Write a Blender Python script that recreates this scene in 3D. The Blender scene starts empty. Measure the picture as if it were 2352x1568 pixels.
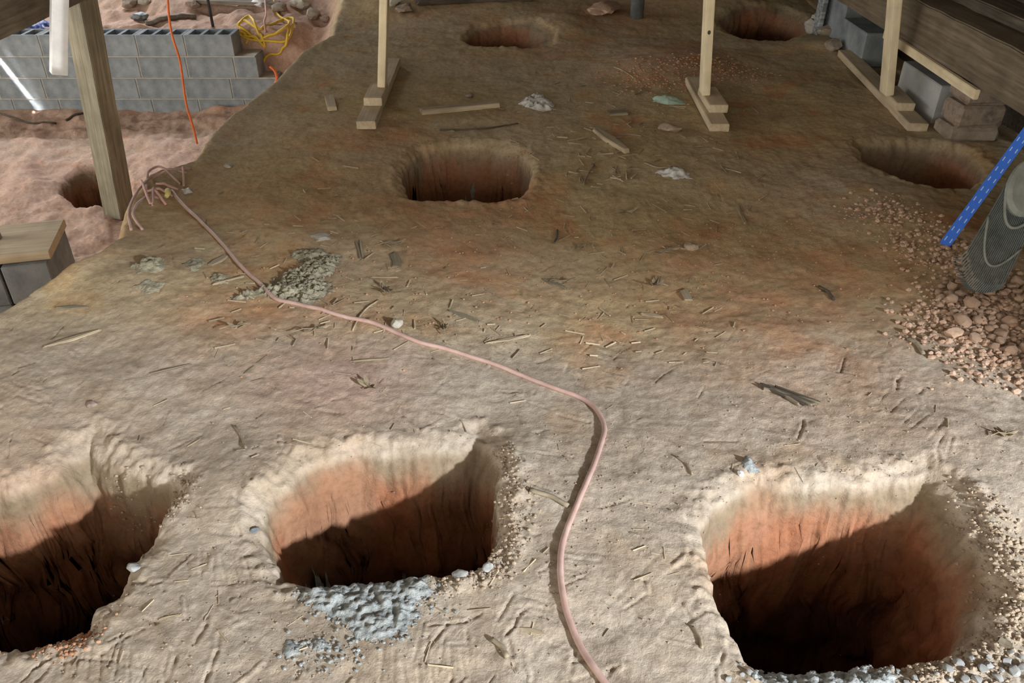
import bpy, bmesh, math, random
import numpy as np
from mathutils import Vector, Matrix, Euler
random.seed(7)
rng = np.random.default_rng(7)
S = bpy.context.scene
COL = S.collection
# ------------------------------------------------------------------ camera
CAMH, F = 1.29, 1882.0
PITCH = math.radians(33.5)
CP, SP = math.cos(PITCH), math.sin(PITCH)
cam = bpy.data.cameras.new('camera'); cam.sensor_width = 36; cam.lens = F/2352*36
cam.clip_start = 0.05; cam.clip_end = 200
co = bpy.data.objects.new('camera', cam); COL.objects.link(co)
co.location = (0, 0, CAMH); co.rotation_euler = (math.pi/2-PITCH, 0, 0)
S.camera = co
S.view_settings.view_transform = 'Standard'; S.view_settings.look = 'None'
S.view_settings.gamma = 1; S.view_settings.use_curve_mapping = False
S.view_settings.exposure = 0.45
# ------------------------------------------------------------------ lights
w = bpy.data.worlds.new('world'); S.world = w; w.use_nodes = True
bgn = w.node_tree.nodes['Background']
bgn.inputs[0].default_value = (1.0, 0.95, 0.82, 1); bgn.inputs[1].default_value = 2.25

def aim(o, target):
    d = Vector(target)-o.location
    o.rotation_euler = d.to_track_quat('-Z', 'Y').to_euler()

def light(name, typ, loc, target, power, color=(1, 1, 1), **kw):
    l = bpy.data.lights.new(name, typ); l.energy = power; l.color = color
    for k, v in kw.items(): setattr(l, k, v)
    o = bpy.data.objects.new(name, l); COL.objects.link(o); o.location = loc; aim(o, target)
    return o
# daylight through the opening behind and to the right of the camera
KEY = (3.6, -2.2, 2.0)
light('doorway_daylight', 'SPOT', KEY, (-0.1, 1.25, 0), 1600, (0.90, 0.96, 1.0),
      spot_size=math.radians(70), spot_blend=0.5, shadow_soft_size=0.11)
# big opening at the far left end of the building
light('far_opening', 'AREA', (-4.6, 10.1, 2.3), (-3.7, 5.8, -1.2), 36, (0.92, 0.96, 1.0),
      shape='RECTANGLE', size=2.6, size_y=.7, spread=math.radians(75))
light('side_opening', 'AREA', (-6.6, 3.6, 1.7), (-2.8, 4.6, -0.6), 20, (0.90, 0.95, 1.0),
      shape='RECTANGLE', size=2.0, size_y=.8, spread=math.radians(110))
# narrow gaps in the siding: blades of sunlight falling on the block wall
def sun_gap(A, B, D, dist, width, power):
    A, B, D = Vector(A), Vector(B), Vector(D).normalized(); mid = (A+B)/2; v = B-A; v -= D*v.dot(D)
    x = v.normalized(); z = D; y = z.cross(x)
    l = bpy.data.lights.new('sun_through_gap', 'AREA'); l.shape = 'RECTANGLE'; l.size = v.length; l.size_y = width; l.spread = math.radians(1); l.energy = power; l.color = (1, .98, .95)
    o = bpy.data.objects.new('sun_through_gap', l); COL.objects.link(o); o.matrix_world = Matrix.Translation(mid+D*dist) @ Matrix((x, y, z)).transposed().to_4x4()

# ------------------------------------------------------------------ helpers
def tag(o, label=None, cat=None, group=None, kind=None):
    if label: o['label'] = label
    if cat: o['category'] = cat
    if group: o['group'] = group
    if kind: o['kind'] = kind
    return o

def ray(u, v):
    a = (u-1176)/F; b = (784-v)/F
    return np.array((a, CP+b*SP, -SP+b*CP))

def at_z(u, v, z=0.0):
    d = ray(u, v); t = (z-CAMH)/d[2]
    return np.array((d[0]*t, d[1]*t, z))

def at_y(u, v, y):
    d = ray(u, v); t = y/d[1]
    return np.array((d[0]*t, y, CAMH+d[2]*t))

def at_x(u, v, x):
    d = ray(u, v); t = x/d[0]
    return np.array((x, d[1]*t, CAMH+d[2]*t))

# gradient noise
_perm = rng.permutation(256); _perm = np.concatenate([_perm, _perm, _perm])
_g = rng.normal(size=(256, 3)); _g /= np.linalg.norm(_g, axis=1)[:, None]
_g = _g.astype(np.float32)

def noise(x, y, z=0.0):
    x, y, z = np.broadcast_arrays(np.asarray(x, np.float32), np.asarray(y, np.float32), np.asarray(z, np.float32))
    xi, yi, zi = np.floor(x).astype(int), np.floor(y).astype(int), np.floor(z).astype(int)
    xf, yf, zf = x-xi, y-yi, z-zi
    u, v, w_ = [t*t*t*(t*(t*6-15)+10) for t in (xf, yf, zf)]
    xi &= 255; yi &= 255; zi &= 255
    out = 0
    for dx in (0, 1):
        for dy in (0, 1):
            h2 = _perm[_perm[xi+dx]+yi+dy]
            for dz in (0, 1):
                g = _g[_perm[h2+zi+dz]]
                d = g[..., 0]*(xf-dx)+g[..., 1]*(yf-dy)+g[..., 2]*(zf-dz)
                wt = (u if dx else 1-u)*(v if dy else 1-v)*(w_ if dz else 1-w_)
                out = out+d*wt
    return out*1.5

def fbm(x, y, z=0.0, o=4, gain=.5):
    s = 0; a = 1; f = 1; n = 0
    for i in range(o):
        s = s+a*noise(x*f+i*17.3, y*f-i*9.1, np.asarray(z)*f+i*5.7); n += a; a *= gain; f *= 2.03
    return s/n

def sstep(x, a, b):
    t = np.clip((x-a)/(b-a), 0, 1); return t*t*(3-2*t)

def poly_sd(x, y, P):
    """signed distance to polygon, negative inside"""
    P = np.asarray(P, float); d = np.full(np.shape(x), 1e9); inside = np.zeros(np.shape(x), bool)
    n = len(P)
    for i in range(n):
        ax, ay = P[i][:2]; bx, by = P[(i+1) % n][:2]
        ex, ey = bx-ax, by-ay
        t = np.clip(((x-ax)*ex+(y-ay)*ey)/(ex*ex+ey*ey+1e-12), 0, 1)
        d = np.minimum(d, (x-ax-t*ex)**2+(y-ay-t*ey)**2)
        c = (ay > y) != (by > y)
        xc = ax+(y-ay)*ex/(ey if abs(ey) > 1e-12 else 1e-12)
        inside ^= c & (x < xc)
    d = np.sqrt(d)
    return np.where(inside, -d, d)

def P0(pts, z=0.0): return np.array([at_z(u, v, z)[:2] for u, v in pts])

# ------------------------------------------------------------------ the terrain as a height function
rim = P0([(-420, 860), (0, 728), (150, 655), (250, 606), (292, 560), (300, 500), (312, 455), (350, 405), (400, 388), (452, 372),
          (500, 308), (560, 258), (600, 222), (640, 188), (700, 122), (768, 88), (776, 50), (800, 5), (812, -40), (830, -90)])
TRENCH = np.vstack([rim, [[-1.6, 14], [-14, 14], [-14, rim[0][1]-.35]]])
TZ = -1.0
# footing holes: outer rim, inner floor outline (plan, metres), depth
HOLES = [
 dict(o=[(640, 1325), (596, 1235), (590, 1170), (650, 1095), (700, 1050), (820, 1018), (950, 1022), (1050, 1005), (1095, 972), (1140, 1015), (1158, 1050), (1152, 1160), (1150, 1240), (1112, 1300), (950, 1328), (800, 1342), (690, 1338)],
      i=[(705, 1300), (700, 1250), (735, 1195), (800, 1160), (900, 1135), (1060, 1120), (1095, 1130), (1098, 1200), (1090, 1280), (1000, 1300), (800, 1320)], d=1.0),
 dict(o=[(1608, 1195), (1640, 1130), (1740, 1085), (1850, 1098), (1980, 1100), (2060, 1085), (2130, 1075), (2200, 1125), (2240, 1190), (2262, 1240), (2285, 1300), (2295, 1370), (2270, 1440), (2200, 1498), (2100, 1520), (1950, 1532), (1810, 1542), (1740, 1525), (1690, 1470), (1650, 1370), (1622, 1290)],
      i=[(1672, 1300), (1710, 1230), (1800, 1205), (1980, 1190), (2030, 1230), (2060, 1300), (2100, 1400), (2120, 1470), (2000, 1505), (1830, 1515), (1760, 1490), (1700, 1400)], d=1.0),
 dict(o=[(-350, 1480), (-380, 1200), (-150, 1110), (0, 1105), (120, 1070), (150, 1025), (215, 985), (235, 1020), (300, 1058), (370, 1085), (425, 1100), (395, 1150), (355, 1215), (290, 1300), (270, 1350), (222, 1385), (195, 1440), (90, 1468), (0, 1478), (-150, 1490)],
      i=[(-300, 1450), (-300, 1260), (-100, 1200), (60, 1170), (200, 1150), (320, 1150), (300, 1210), (250, 1290), (235, 1340), (180, 1390), (140, 1430), (0, 1450), (-150, 1460)], d=1.0),
 dict(o=[(918, 400), (926, 362), (960, 335), (1040, 322), (1130, 324), (1200, 338), (1222, 372), (1222, 408), (1196, 441), (1120, 447), (1060, 442), (990, 444), (940, 440)],
      i=[(945, 395), (960, 368), (1040, 352), (1130, 352), (1180, 362), (1195, 385), (1190, 415), (1170, 430), (1060, 430), (960, 430)], d=.9),
 dict(o=[(1968, 322), (2060, 318), (2150, 325), (2230, 342), (2275, 385), (2235, 428), (2150, 434), (2085, 424), (2030, 398), (1985, 368)],
      i=[(2010, 345), (2080, 345), (2150, 352), (2200, 372), (2210, 400), (2190, 415), (2140, 418), (2090, 408), (2040, 380)], d=.75),
 dict(o=[(1066, 92), (1090, 66), (1150, 58), (1230, 60), (1275, 78), (1270, 100), (1230, 107), (1150, 108), (1082, 105)],
      i=[(1085, 90), (1100, 78), (1150, 73), (1165, 80), (1160, 98), (1110, 101)], d=.33),
 dict(o=[(1645, 45), (1700, 24), (1790, 22), (1850, 38), (1862, 70), (1800, 93), (1720, 90), (1665, 72)],
      i=[(1680, 48), (1720, 40), (1790, 40), (1830, 55), (1800, 78), (1720, 76)], d=.4),
]
for h in HOLES: h['O'] = P0(h['o']); h['I'] = P0(h['i']); h['z'] = 0
HOLES.append(dict(O=P0([(128, 440), (140, 400), (180, 380), (250, 368), (292, 385), (300, 450), (258, 476), (170, 470)], TZ),
                  I=P0([(150, 440), (160, 415), (250, 395), (275, 410), (275, 445), (245, 460), (175, 458)], TZ), d=.7, z=TZ))

def bumps(x, y):
    z = 0
    for (u, v, r, a) in MOUNDS:
        p = MW[(u, v)]; z = z+a*np.exp(-((x-p[0])**2+(y-p[1])**2)/(r*r))
    return z
MOUNDS = [(2050, 470, .28, .035), (2190, 560, .25, .05), (2320, 700, .3, .06), (1560, 150, .3, .06), (1480, 170, .2, .04), (200, 610, .18, .03), (330, 640, .2, .03),
          (1350, 900, .35, -.02), (1450, 640, .5, -.03), (560, 1120, .12, .03), (1180, 1080, .12, .02), (480, 900, .4, .02),
          (1230, 560, .6, -.03), (1700, 620, .6, -.02), (1100, 25, .6, .05), (1650, 10, .5, .06), (900, 20, .3, .05), (2300, 1100, .25, .03), (1290, 60, .25, .05), (1900, 110, .2, .05)]
MW = {(m[0], m[1]): at_z(m[0], m[1]) for m in MOUNDS}

def H(x, y, full=False):
    x = np.asarray(x, float); y = np.asarray(y, float)
    wob = .035*fbm(x*3, y*3, 1.7, 3)+.016*fbm(x*16, y*16, 5.1, 3)
    plat = .030*fbm(x*1.1+3, y*1.1, 0, 3)+bumps(x, y)
    plat = plat+.12*sstep(y, 5.9, 8.5)+.25*sstep(y, 8.2, 10)
    plat = plat+.009*fbm(x*7, y*7, 3.3, 3)+.0035*fbm(x*30, y*30, 8.3, 3)
    # trench on the left
    sd = poly_sd(x, y, TRENCH)+wob*.6
    t = sstep(-sd, 0.0, .34)
    fl = TZ+.07*fbm(x*1.3, y*1.3, 4, 3)+.05*fbm(x*4.5, y*4.5, 9, 5)
    kx = sstep(x, -2.05, -1.75); back = sstep(y, 7.28, 7.40)*(1-kx)+sstep(y, 6.7, 7.9)*kx
    fl = fl+back*(.62+.30*sstep(y, 7.7, 9.2)+.08*fbm(x*3, y*3, 2, 4))
    side = sstep(x, -3.0, -1.9)*sstep(y, 5.3, 7.0)
    fl = fl+.10*side*(1-back)
    z = plat*(1-t)+fl*t
    lip = np.exp(-(sd/.06)**2)*.012
    z = z+lip
    wall = 4*t*(1-t)*.0
    hm = np.zeros_like(z)
    for h in HOLES:
        cx, cy = h['O'].mean(0); r = np.abs(h['O']-[cx, cy]).max()+.25
        m = (np.abs(x-cx) < r) & (np.abs(y-cy) < r)
        if not m.any(): continue
        xs, ys = x[m], y[m]
        j = .022*fbm(xs*9, ys*9, 2.2, 3)+.012*fbm(xs*38, ys*38, 7.7, 2)
        do = -poly_sd(xs, ys, h['O'])+j
        di = poly_sd(xs, ys, h['I'])+j*.6
        q = np.where(do <= 0, 0, np.where(di <= 0, 1, do/(do+di+1e-9)))
        # rounded shoulder then steep wall then floor
        prof = np.where(q < .25, q*q*1.2, .075+(q-.25)*1.2333)
        prof = np.clip(prof, 0, 1)
        soft = .018*np.exp(-np.clip(-do, 0, 1)/.03)          # slight sag round the rim
        crumbly = .012*np.exp(-((do+.03)/.025)**2)*(fbm(xs*25, ys*25, 3, 3)+.4)
        z[m] = z[m]-prof*h['d']-soft*(do < 0)-np.where(do >= 0, .018, 0)+crumbly
        hm[m] = np.maximum(hm[m], prof)
    if full: return z, t, hm, sd
    return z

def hz(x, y): return float(H(np.array([x]), np.array([y]))[0])

def G(u, v, dz=0.0):
    """where the sight line through (u, v) meets the ground"""
    d = ray(u, v); ts = np.linspace(.9, 11, 1400)
    X, Y, Z = d[0]*ts, d[1]*ts, CAMH+d[2]*ts
    g = H(X, Y)+dz; k = np.argmax(Z < g)
    if k == 0: k = 1
    a = (Z[k-1]-g[k-1]); b = (g[k]-Z[k]); t = ts[k-1]+(ts[k]-ts[k-1])*a/max(a+b, 1e-9)
    return Vector((d[0]*t, d[1]*t, CAMH+d[2]*t))

# ------------------------------------------------------------------ materials
def mat(name, rough=.9, spec=.2):
    m = bpy.data.materials.new(name); m.use_nodes = True
    nt = m.node_tree; b = nt.nodes['Principled BSDF']
    b.inputs['Roughness'].default_value = rough; b.inputs['Specular IOR Level'].default_value = spec
    return m, nt, b

def N(nt, t, **kw):
    n = nt.nodes.new(t)
    for k, v in kw.items():
        if k in n.inputs: n.inputs[k].default_value = v
        else: setattr(n, k, v)
    return n

def ramp(nt, stops):
    r = nt.nodes.new('ShaderNodeValToRGB'); e = r.color_ramp.elements
    while len(e) < len(stops): e.new(.5)
    for q, (p, c) in zip(e, stops): q.position = p; q.color = (*c, 1) if len(c) == 3 else c
    return r

def noisy(name, c1, c2, scale=20, rough=.9, bump=.3, dist=.005, c3=None, stretch=None, spec=.2, detail=6, bscale=None, metal=0):
    m, nt, b = mat(name, rough, spec); b.inputs['Metallic'].default_value = metal
    tc = N(nt, 'ShaderNodeTexCoord'); mp = N(nt, 'ShaderNodeMapping')
    if stretch: mp.inputs['Scale'].default_value = stretch
    nt.links.new(tc.outputs['Object'], mp.inputs[0])
    n = N(nt, 'ShaderNodeTexNoise', Scale=scale, Detail=detail, Roughness=.62)
    nt.links.new(mp.outputs[0], n.inputs['Vector'])
    st = [(.32, c1), (.66, c2)] if c3 is None else [(.3, c1), (.5, c2), (.7, c3)]
    r = ramp(nt, st); nt.links.new(n.outputs[0], r.inputs[0]); nt.links.new(r.outputs[0], b.inputs['Base Color'])
    n2 = N(nt, 'ShaderNodeTexNoise', Scale=bscale or scale*3, Detail=6, Roughness=.65); nt.links.new(mp.outputs[0], n2.inputs['Vector'])
    bp = N(nt, 'ShaderNodeBump', Strength=bump, Distance=dist); nt.links.new(n2.outputs[0], bp.inputs['Height'])
    nt.links.new(bp.outputs[0], b.inputs['Normal'])
    return m

def wood(name, c1, c2, c3, knot=True, rough=.75):
    """grain runs along the object's X axis"""
    m, nt, b = mat(name, rough, .25)
    tc = N(nt, 'ShaderNodeTexCoord'); mp = N(nt, 'ShaderNodeMapping'); mp.inputs['Scale'].default_value = (1.2, 24, 24)
    nt.links.new(tc.outputs['Object'], mp.inputs[0])
    n = N(nt, 'ShaderNodeTexNoise', Scale=2.2, Detail=7, Roughness=.6, Distortion=.6); nt.links.new(mp.outputs[0], n.inputs['Vector'])
    r = ramp(nt, [(.3, c1), (.5, c2), (.7, c3)]); nt.links.new(n.outputs[0], r.inputs[0])
    n3 = N(nt, 'ShaderNodeTexNoise', Scale=9, Detail=4); nt.links.new(tc.outputs['Object'], n3.inputs['Vector'])
    r3 = ramp(nt, [(.35, (.72, .72, .72)), (.62, (1, 1, 1))]); nt.links.new(n3.outputs[0], r3.inputs[0])
    mx = N(nt, 'ShaderNodeMix', data_type='RGBA', blend_type='MULTIPLY'); mx.inputs[0].default_value = .7
    nt.links.new(r.outputs[0], mx.inputs[6]); nt.links.new(r3.outputs[0], mx.inputs[7])
    nt.links.new(mx.outputs[2], b.inputs['Base Color'])
    bp = N(nt, 'ShaderNodeBump', Strength=.35, Distance=.002); nt.links.new(n.outputs[0], bp.inputs['Height'])
    nt.links.new(bp.outputs[0], b.inputs['Normal'])
    return m

M = {}
M['pine'] = wood('fresh_pine', (.70, .56, .36), (.78, .66, .46), (.84, .74, .56))
M['pine_dusty'] = wood('dusty_pine', (.46, .36, .25), (.58, .47, .33), (.68, .57, .42))
M['old'] = wood('old_grey_wood', (.13, .11, .09), (.21, .18, .145), (.30, .26, .21))
M['post'] = wood('treated_post_wood', (.17, .15, .105), (.26, .23, .165), (.36, .32, .24))
M['dark'] = wood('dark_old_wood', (.055, .042, .032), (.10, .08, .06), (.16, .13, .10))
M['sill'] = wood('sill_wood', (.11, .085, .06), (.18, .14, .10), (.25, .20, .15))
M['chip'] = wood('splinter_wood', (.30, .24, .16), (.42, .34, .24), (.55, .46, .33))
M['chip_grey'] = wood('grey_splinter_wood', (.17, .14, .10), (.27, .225, .16), (.38, .32, .24))
M['white'] = noisy('white_paint', (.68, .70, .74), (.85, .86, .88), 12, .5, .1, .001)
M['block'] = noisy('concrete_block', (.165, .185, .205), (.31, .335, .355), 7, .95, .5, .004, bscale=90)
M['block_light'] = noisy('pale_concrete_block', (.36, .37, .37), (.50, .51, .51), 9, .95, .5, .004, bscale=90)
M['mortar'] = noisy('mortar', (.36, .33, .29), (.50, .46, .40), 20, .95, .5, .004)
M['cement'] = noisy('cement_spatter', (.24, .255, .255), (.46, .485, .49), 45, .85, .9, .006, bscale=160)
M['gravel'] = noisy('grey_gravel', (.24, .24, .24), (.46, .46, .455), 40, .85, .5, .003)
M['brick'] = noisy('old_brick', (.20, .13, .095), (.34, .27, .22), 14, .95, .8, .006, c3=(.12, .09, .08))
M['stone'] = noisy('rubble_stone', (.22, .17, .13), (.40, .34, .28), 12, .95, .7, .008)
M['clod'] = noisy('clay_clod', (.42, .26, .185), (.56, .40, .30), 25, .95, .7, .004)
M['crumb'] = noisy('soil_crumb', (.32, .24, .175), (.44, .35, .265), 60, .95, .5, .003)
M['crumb_red'] = noisy('red_crumb', (.38, .18, .10), (.48, .30, .20), 8, .95, .5, .003)
M['insul'] = noisy('old_insulation', (.26, .23, .16), (.42, .375, .27), 40, 1, 1, .010, c3=(.50, .46, .36), bscale=120)
M['litter'] = noisy('dry_litter', (.15, .115, .08), (.50, .41, .29), 7, .85, .3, .002)
M['leaf'] = noisy('dead_leaf', (.20, .155, .10), (.36, .29, .20), 25, .8, .4, .002)
M['rag'] = noisy('pale_green_rag', (.32, .44, .37), (.46, .60, .52), 30, .8, .4, .003)
M['plastic'] = noisy('crumpled_film', (.50, .48, .46), (.75, .74, .73), 30, .25, .6, .004, spec=.6)
M['cord'] = noisy('pinkish_brown_cord', (.40, .255, .22), (.52, .36, .32), 20, .5, .15, .001, spec=.4)
M['orange'] = noisy('orange_cord', (.62, .13, .03), (.72, .19, .05), 20, .5, .1, .001, spec=.4)
M['yellow'] = noisy('yellow_cord', (.62, .40, .03), (.74, .52, .06), 20, .5, .1, .001, spec=.4)
M['pinkcord'] = noisy('faded_pink_cord', (.50, .28, .24), (.62, .38, .33), 20, .5, .1, .001)
M['black'] = noisy('black_rubber', (.02, .022, .025), (.05, .055, .06), 20, .6, .1, .001, spec=.4)
M['rake'] = noisy('rake_green_plastic', (.07, .085, .085), (.12, .14, .14), 30, .5, .1, .001, spec=.4)
M['rake_hub'] = noisy('dusty_grey_plastic', (.16, .17, .155), (.24, .25, .23), 20, .6, .1, .001)
M['pipe'] = noisy('grey_pipe', (.10, .11, .12), (.20, .21, .22), 20, .5, .2, .001, spec=.4)
M['tarp'] = noisy('blue_tarp', (.02, .04, .16), (.03, .06, .25), 15, .5, .4, .004, spec=.4)
M['stub'] = noisy('yellow_cap', (.60, .50, .18), (.70, .58, .24), 20, .6, .1, .001)
M['silver'] = wood('silvery_weathered_wood', (.07, .075, .08), (.28, .30, .31), (.62, .65, .68))

def blue_mat():
    m, nt, b = mat('blue_straightedge', .45, .4)
    tc = N(nt, 'ShaderNodeTexCoord'); sp = N(nt, 'ShaderNodeSeparateXYZ'); nt.links.new(tc.outputs['Object'], sp.inputs[0])
    def math_(op, a, bv=None):
        n = N(nt, 'ShaderNodeMath', operation=op)
        if isinstance(a, (int, float)): n.inputs[0].default_value = a
        else: nt.links.new(a, n.inputs[0])
        if bv is not None:
            if isinstance(bv, (int, float)): n.inputs[1].default_value = bv
            else: nt.links.new(bv, n.inputs[1])
        return n.outputs[0]
    fx = math_('ABSOLUTE', math_('SUBTRACT', math_('FRACT', math_('MULTIPLY', sp.outputs[0], 24)), .5))
    sx = math_('LESS_THAN', fx, .2)
    sy = math_('LESS_THAN', math_('ABSOLUTE', math_('SUBTRACT', math_('ABSOLUTE', sp.outputs[1]), .009)), .0016)
    k = math_('MULTIPLY', sx, sy)
    mx = N(nt, 'ShaderNodeMix', data_type='RGBA'); mx.inputs[6].default_value = (.06, .20, .85, 1); mx.inputs[7].default_value = (.5, .65, .95, 1)
    nt.links.new(k, mx.inputs[0]); nt.links.new(mx.outputs[2], b.inputs['Base Color'])
    return m
M['blue'] = blue_mat()

def ground_mat():
    m, nt, b = mat('packed_clay_soil', .95, .12)
    at = N(nt, 'ShaderNodeAttribute', attribute_name='soil')
    tc = N(nt, 'ShaderNodeTexCoord')
    n1 = N(nt, 'ShaderNodeTexNoise', Scale=55, Detail=8, Roughness=.68); nt.links.new(tc.outputs['Object'], n1.inputs['Vector'])
    r1 = ramp(nt, [(.28, (.66, .63, .60)), (.5, (1, 1, 1)), (.72, (1.22, 1.2, 1.18))]); nt.links.new(n1.outputs[0], r1.inputs[0])
    mx = N(nt, 'ShaderNodeMix', data_type='RGBA', blend_type='MULTIPLY'); mx.inputs[0].default_value = .75
    nt.links.new(at.outputs['Color'], mx.inputs[6]); nt.links.new(r1.outputs[0], mx.inputs[7])
    # mottling
    n2 = N(nt, 'ShaderNodeTexNoise', Scale=9, Detail=6, Roughness=.6, Distortion=.5); nt.links.new(tc.outputs['Object'], n2.inputs['Vector'])
    r2 = ramp(nt, [(.35, (.84, .82, .80)), (.5, (1, 1, 1)), (.66, (1.05, 1.08, 1.12))]); nt.links.new(n2.outputs[0], r2.inputs[0])
    mx2 = N(nt, 'ShaderNodeMix', data_type='RGBA', blend_type='MULTIPLY'); mx2.inputs[0].default_value = .9
    nt.links.new(mx.outputs[2], mx2.inputs[6]); nt.links.new(r2.outputs[0], mx2.inputs[7])
    nt.links.new(mx2.outputs[2], b.inputs['Base Color'])
    # bumps: fine grit + lumps + cracks
    g1 = N(nt, 'ShaderNodeTexNoise', Scale=190, Detail=5, Roughness=.7); nt.links.new(tc.outputs['Object'], g1.inputs['Vector'])
    g2 = N(nt, 'ShaderNodeTexNoise', Scale=38, Detail=7, Roughness=.66, Distortion=.4); nt.links.new(tc.outputs['Object'], g2.inputs['Vector'])
    b1 = N(nt, 'ShaderNodeBump', Strength=.55, Distance=.003); nt.links.new(g1.outputs[0], b1.inputs['Height'])
    b2 = N(nt, 'ShaderNodeBump', Strength=.5, Distance=.009); nt.links.new(g2.outputs[0], b2.inputs['Height']); nt.links.new(b1.outputs[0], b2.inputs['Normal'])
    nt.links.new(b2.outputs[0], b.inputs['Normal'])
    return m
M['ground'] = ground_mat()

# ------------------------------------------------------------------ mesh helpers
def link_mesh(name, me, m, parent=None, loc=None, rot=None):
    me.name = name
    if m: me.materials.append(m)
    o = bpy.data.objects.new(name, me); COL.objects.link(o)
    if parent: o.parent = parent
    if loc is not None: o.location = loc
    if rot is not None:
        if isinstance(rot, Matrix): o.rotation_euler = rot.to_euler()
        else: o.rotation_euler = rot
    return o

def finish(name, bm, m, parent=None, loc=None, rot=None, smooth=False):
    me = bpy.data.meshes.new(name)
    bmesh.ops.recalc_face_normals(bm, faces=bm.faces[:]); bm.to_mesh(me); bm.free()
    if smooth: me.shade_smooth()
    return link_mesh(name, me, m, parent, loc, rot)

def box_bm(bm, cx, cy, cz, sx, sy, sz, bev=.002, rot=None):
    r = bmesh.ops.create_cube(bm, size=1)['verts']
    bmesh.ops.scale(bm, vec=(sx, sy, sz), verts=r)
    if bev:
        es = list({e for v in r for e in v.link_edges})
        g = bmesh.ops.bevel(bm, geom=es, offset=bev, segments=1, affect='EDGES')
        r = list({v for f in g['faces'] for v in f.verts} | {v for v in r if v.is_valid})
        seen = set(r); stack = list(r)
        while stack:
            v = stack.pop()
            for e in v.link_edges:
                q = e.other_vert(v)
                if q not in seen: seen.add(q); stack.append(q)
        r = list(seen)
    if rot is not None: bmesh.ops.rotate(bm, cent=(0, 0, 0), matrix=rot, verts=r)
    bmesh.ops.translate(bm, vec=(cx, cy, cz), verts=r)
    return r

def frame(a, b, up=(0, 0, 1)):
    """rotation whose X runs a->b and Z is near up"""
    x = (Vector(b)-Vector(a)).normalized(); z = Vector(up)
    y = z.cross(x).normalized(); z = x.cross(y)
    return Matrix((x, y, z)).transposed()

def board(name, a, b, width, thick, m, up=(0, 0, 1), rough=0.0, parent=None, bev=.0025, ends=None):
    """a, b: ends of the BOTTOM centreline; grain along local X"""
    a, b = Vector(a), Vector(b); L = (b-a).length
    bm = bmesh.new()
    n = max(2, int(L/.12))
    secs = []
    for i in range(n+1):
        x = -L/2+L*i/n
        k = 1.0
        if ends and (i in (0, n)): k = ends
        j = lambda: random.uniform(-rough, rough)
        secs.append([bm.verts.new((x+(j()*4 if i in (0, n) else 0), sy*width/2*k+j(), sz+j()*.5)) for sy, sz in ((-1, 0), (1, 0), (1, thick), (-1, thick))])
    for p, q in zip(secs, secs[1:]):
        for k in range(4): bm.faces.new((p[k], p[(k+1) % 4], q[(k+1) % 4], q[k]))
    bm.faces.new(secs[0][::-1]); bm.faces.new(secs[-1])
    bmesh.ops.recalc_face_normals(bm, faces=bm.faces[:])
    es = [e for e in bm.edges if len(e.link_faces) == 2 and e.calc_face_angle(0) > .6]
    bmesh.ops.bevel(bm, geom=es, offset=bev, segments=2, affect='EDGES')
    c = (a+b)/2
    return finish(name, bm, m, parent, c, frame(a, b, up))

def ground_board(name, p, q, width, thick, m, lift=0.0, **kw):
    """board whose bottom centreline ends are seen at pixels p, q; lies on the ground"""
    a = G(*p); b = G(*q)
    # raise so that the board clears the ground along its length
    n = 9; zs = []
    for i in range(n):
        t = i/(n-1); c = a.lerp(b, t); zs.append(hz(c.x, c.y)-c.z)
    off = sum(sorted(zs)[-3:])/3+lift-.002
    a.z += off; b.z += off
    return board(name, a, b, width, thick, m, **kw)

def tube_bm(bm, pts, r, seg=10, closed=False):
    pts = [Vector(p) for p in pts]; rings = []; n = len(pts)
    prev = None
    for i, p in enumerate(pts):
        t = (pts[min(i+1, n-1)]-pts[max(i-1, 0)]).normalized()
        if prev is None:
            ref = Vector((0, 0, 1)) if abs(t.z) < .9 else Vector((0, 1, 0)); x = t.cross(ref).normalized()
        else:
            x = (prev-t*prev.dot(t)).normalized()
        prev = x; y = t.cross(x)
        rr = r(i/(n-1)) if callable(r) else r
        rings.append([bm.verts.new(p+rr*(math.cos(2*math.pi*k/seg)*x+math.sin(2*math.pi*k/seg)*y)) for k in range(seg)])
    for a, b in zip(rings, rings[1:]):
        for k in range(seg): bm.faces.new((a[k], a[(k+1) % seg], b[(k+1) % seg], b[k]))
    bm.faces.new(rings[0][::-1]); bm.faces.new(rings[-1])

def spline(pts, per=10):
    pts = [Vector(p) for p in pts]; P = [2*pts[0]-pts[1]]+pts+[2*pts[-1]-pts[-2]]; out = []
    for i in range(1, len(P)-2):
        p0, p1, p2, p3 = P[i-1:i+3]
        for k in range(per):
            t = k/per
            out.append(.5*((2*p1)+(-p0+p2)*t+(2*p0-5*p1+4*p2-p3)*t*t+(-p0+3*p1-3*p2+p3)*t**3))
    out.append(pts[-1]); return out

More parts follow.
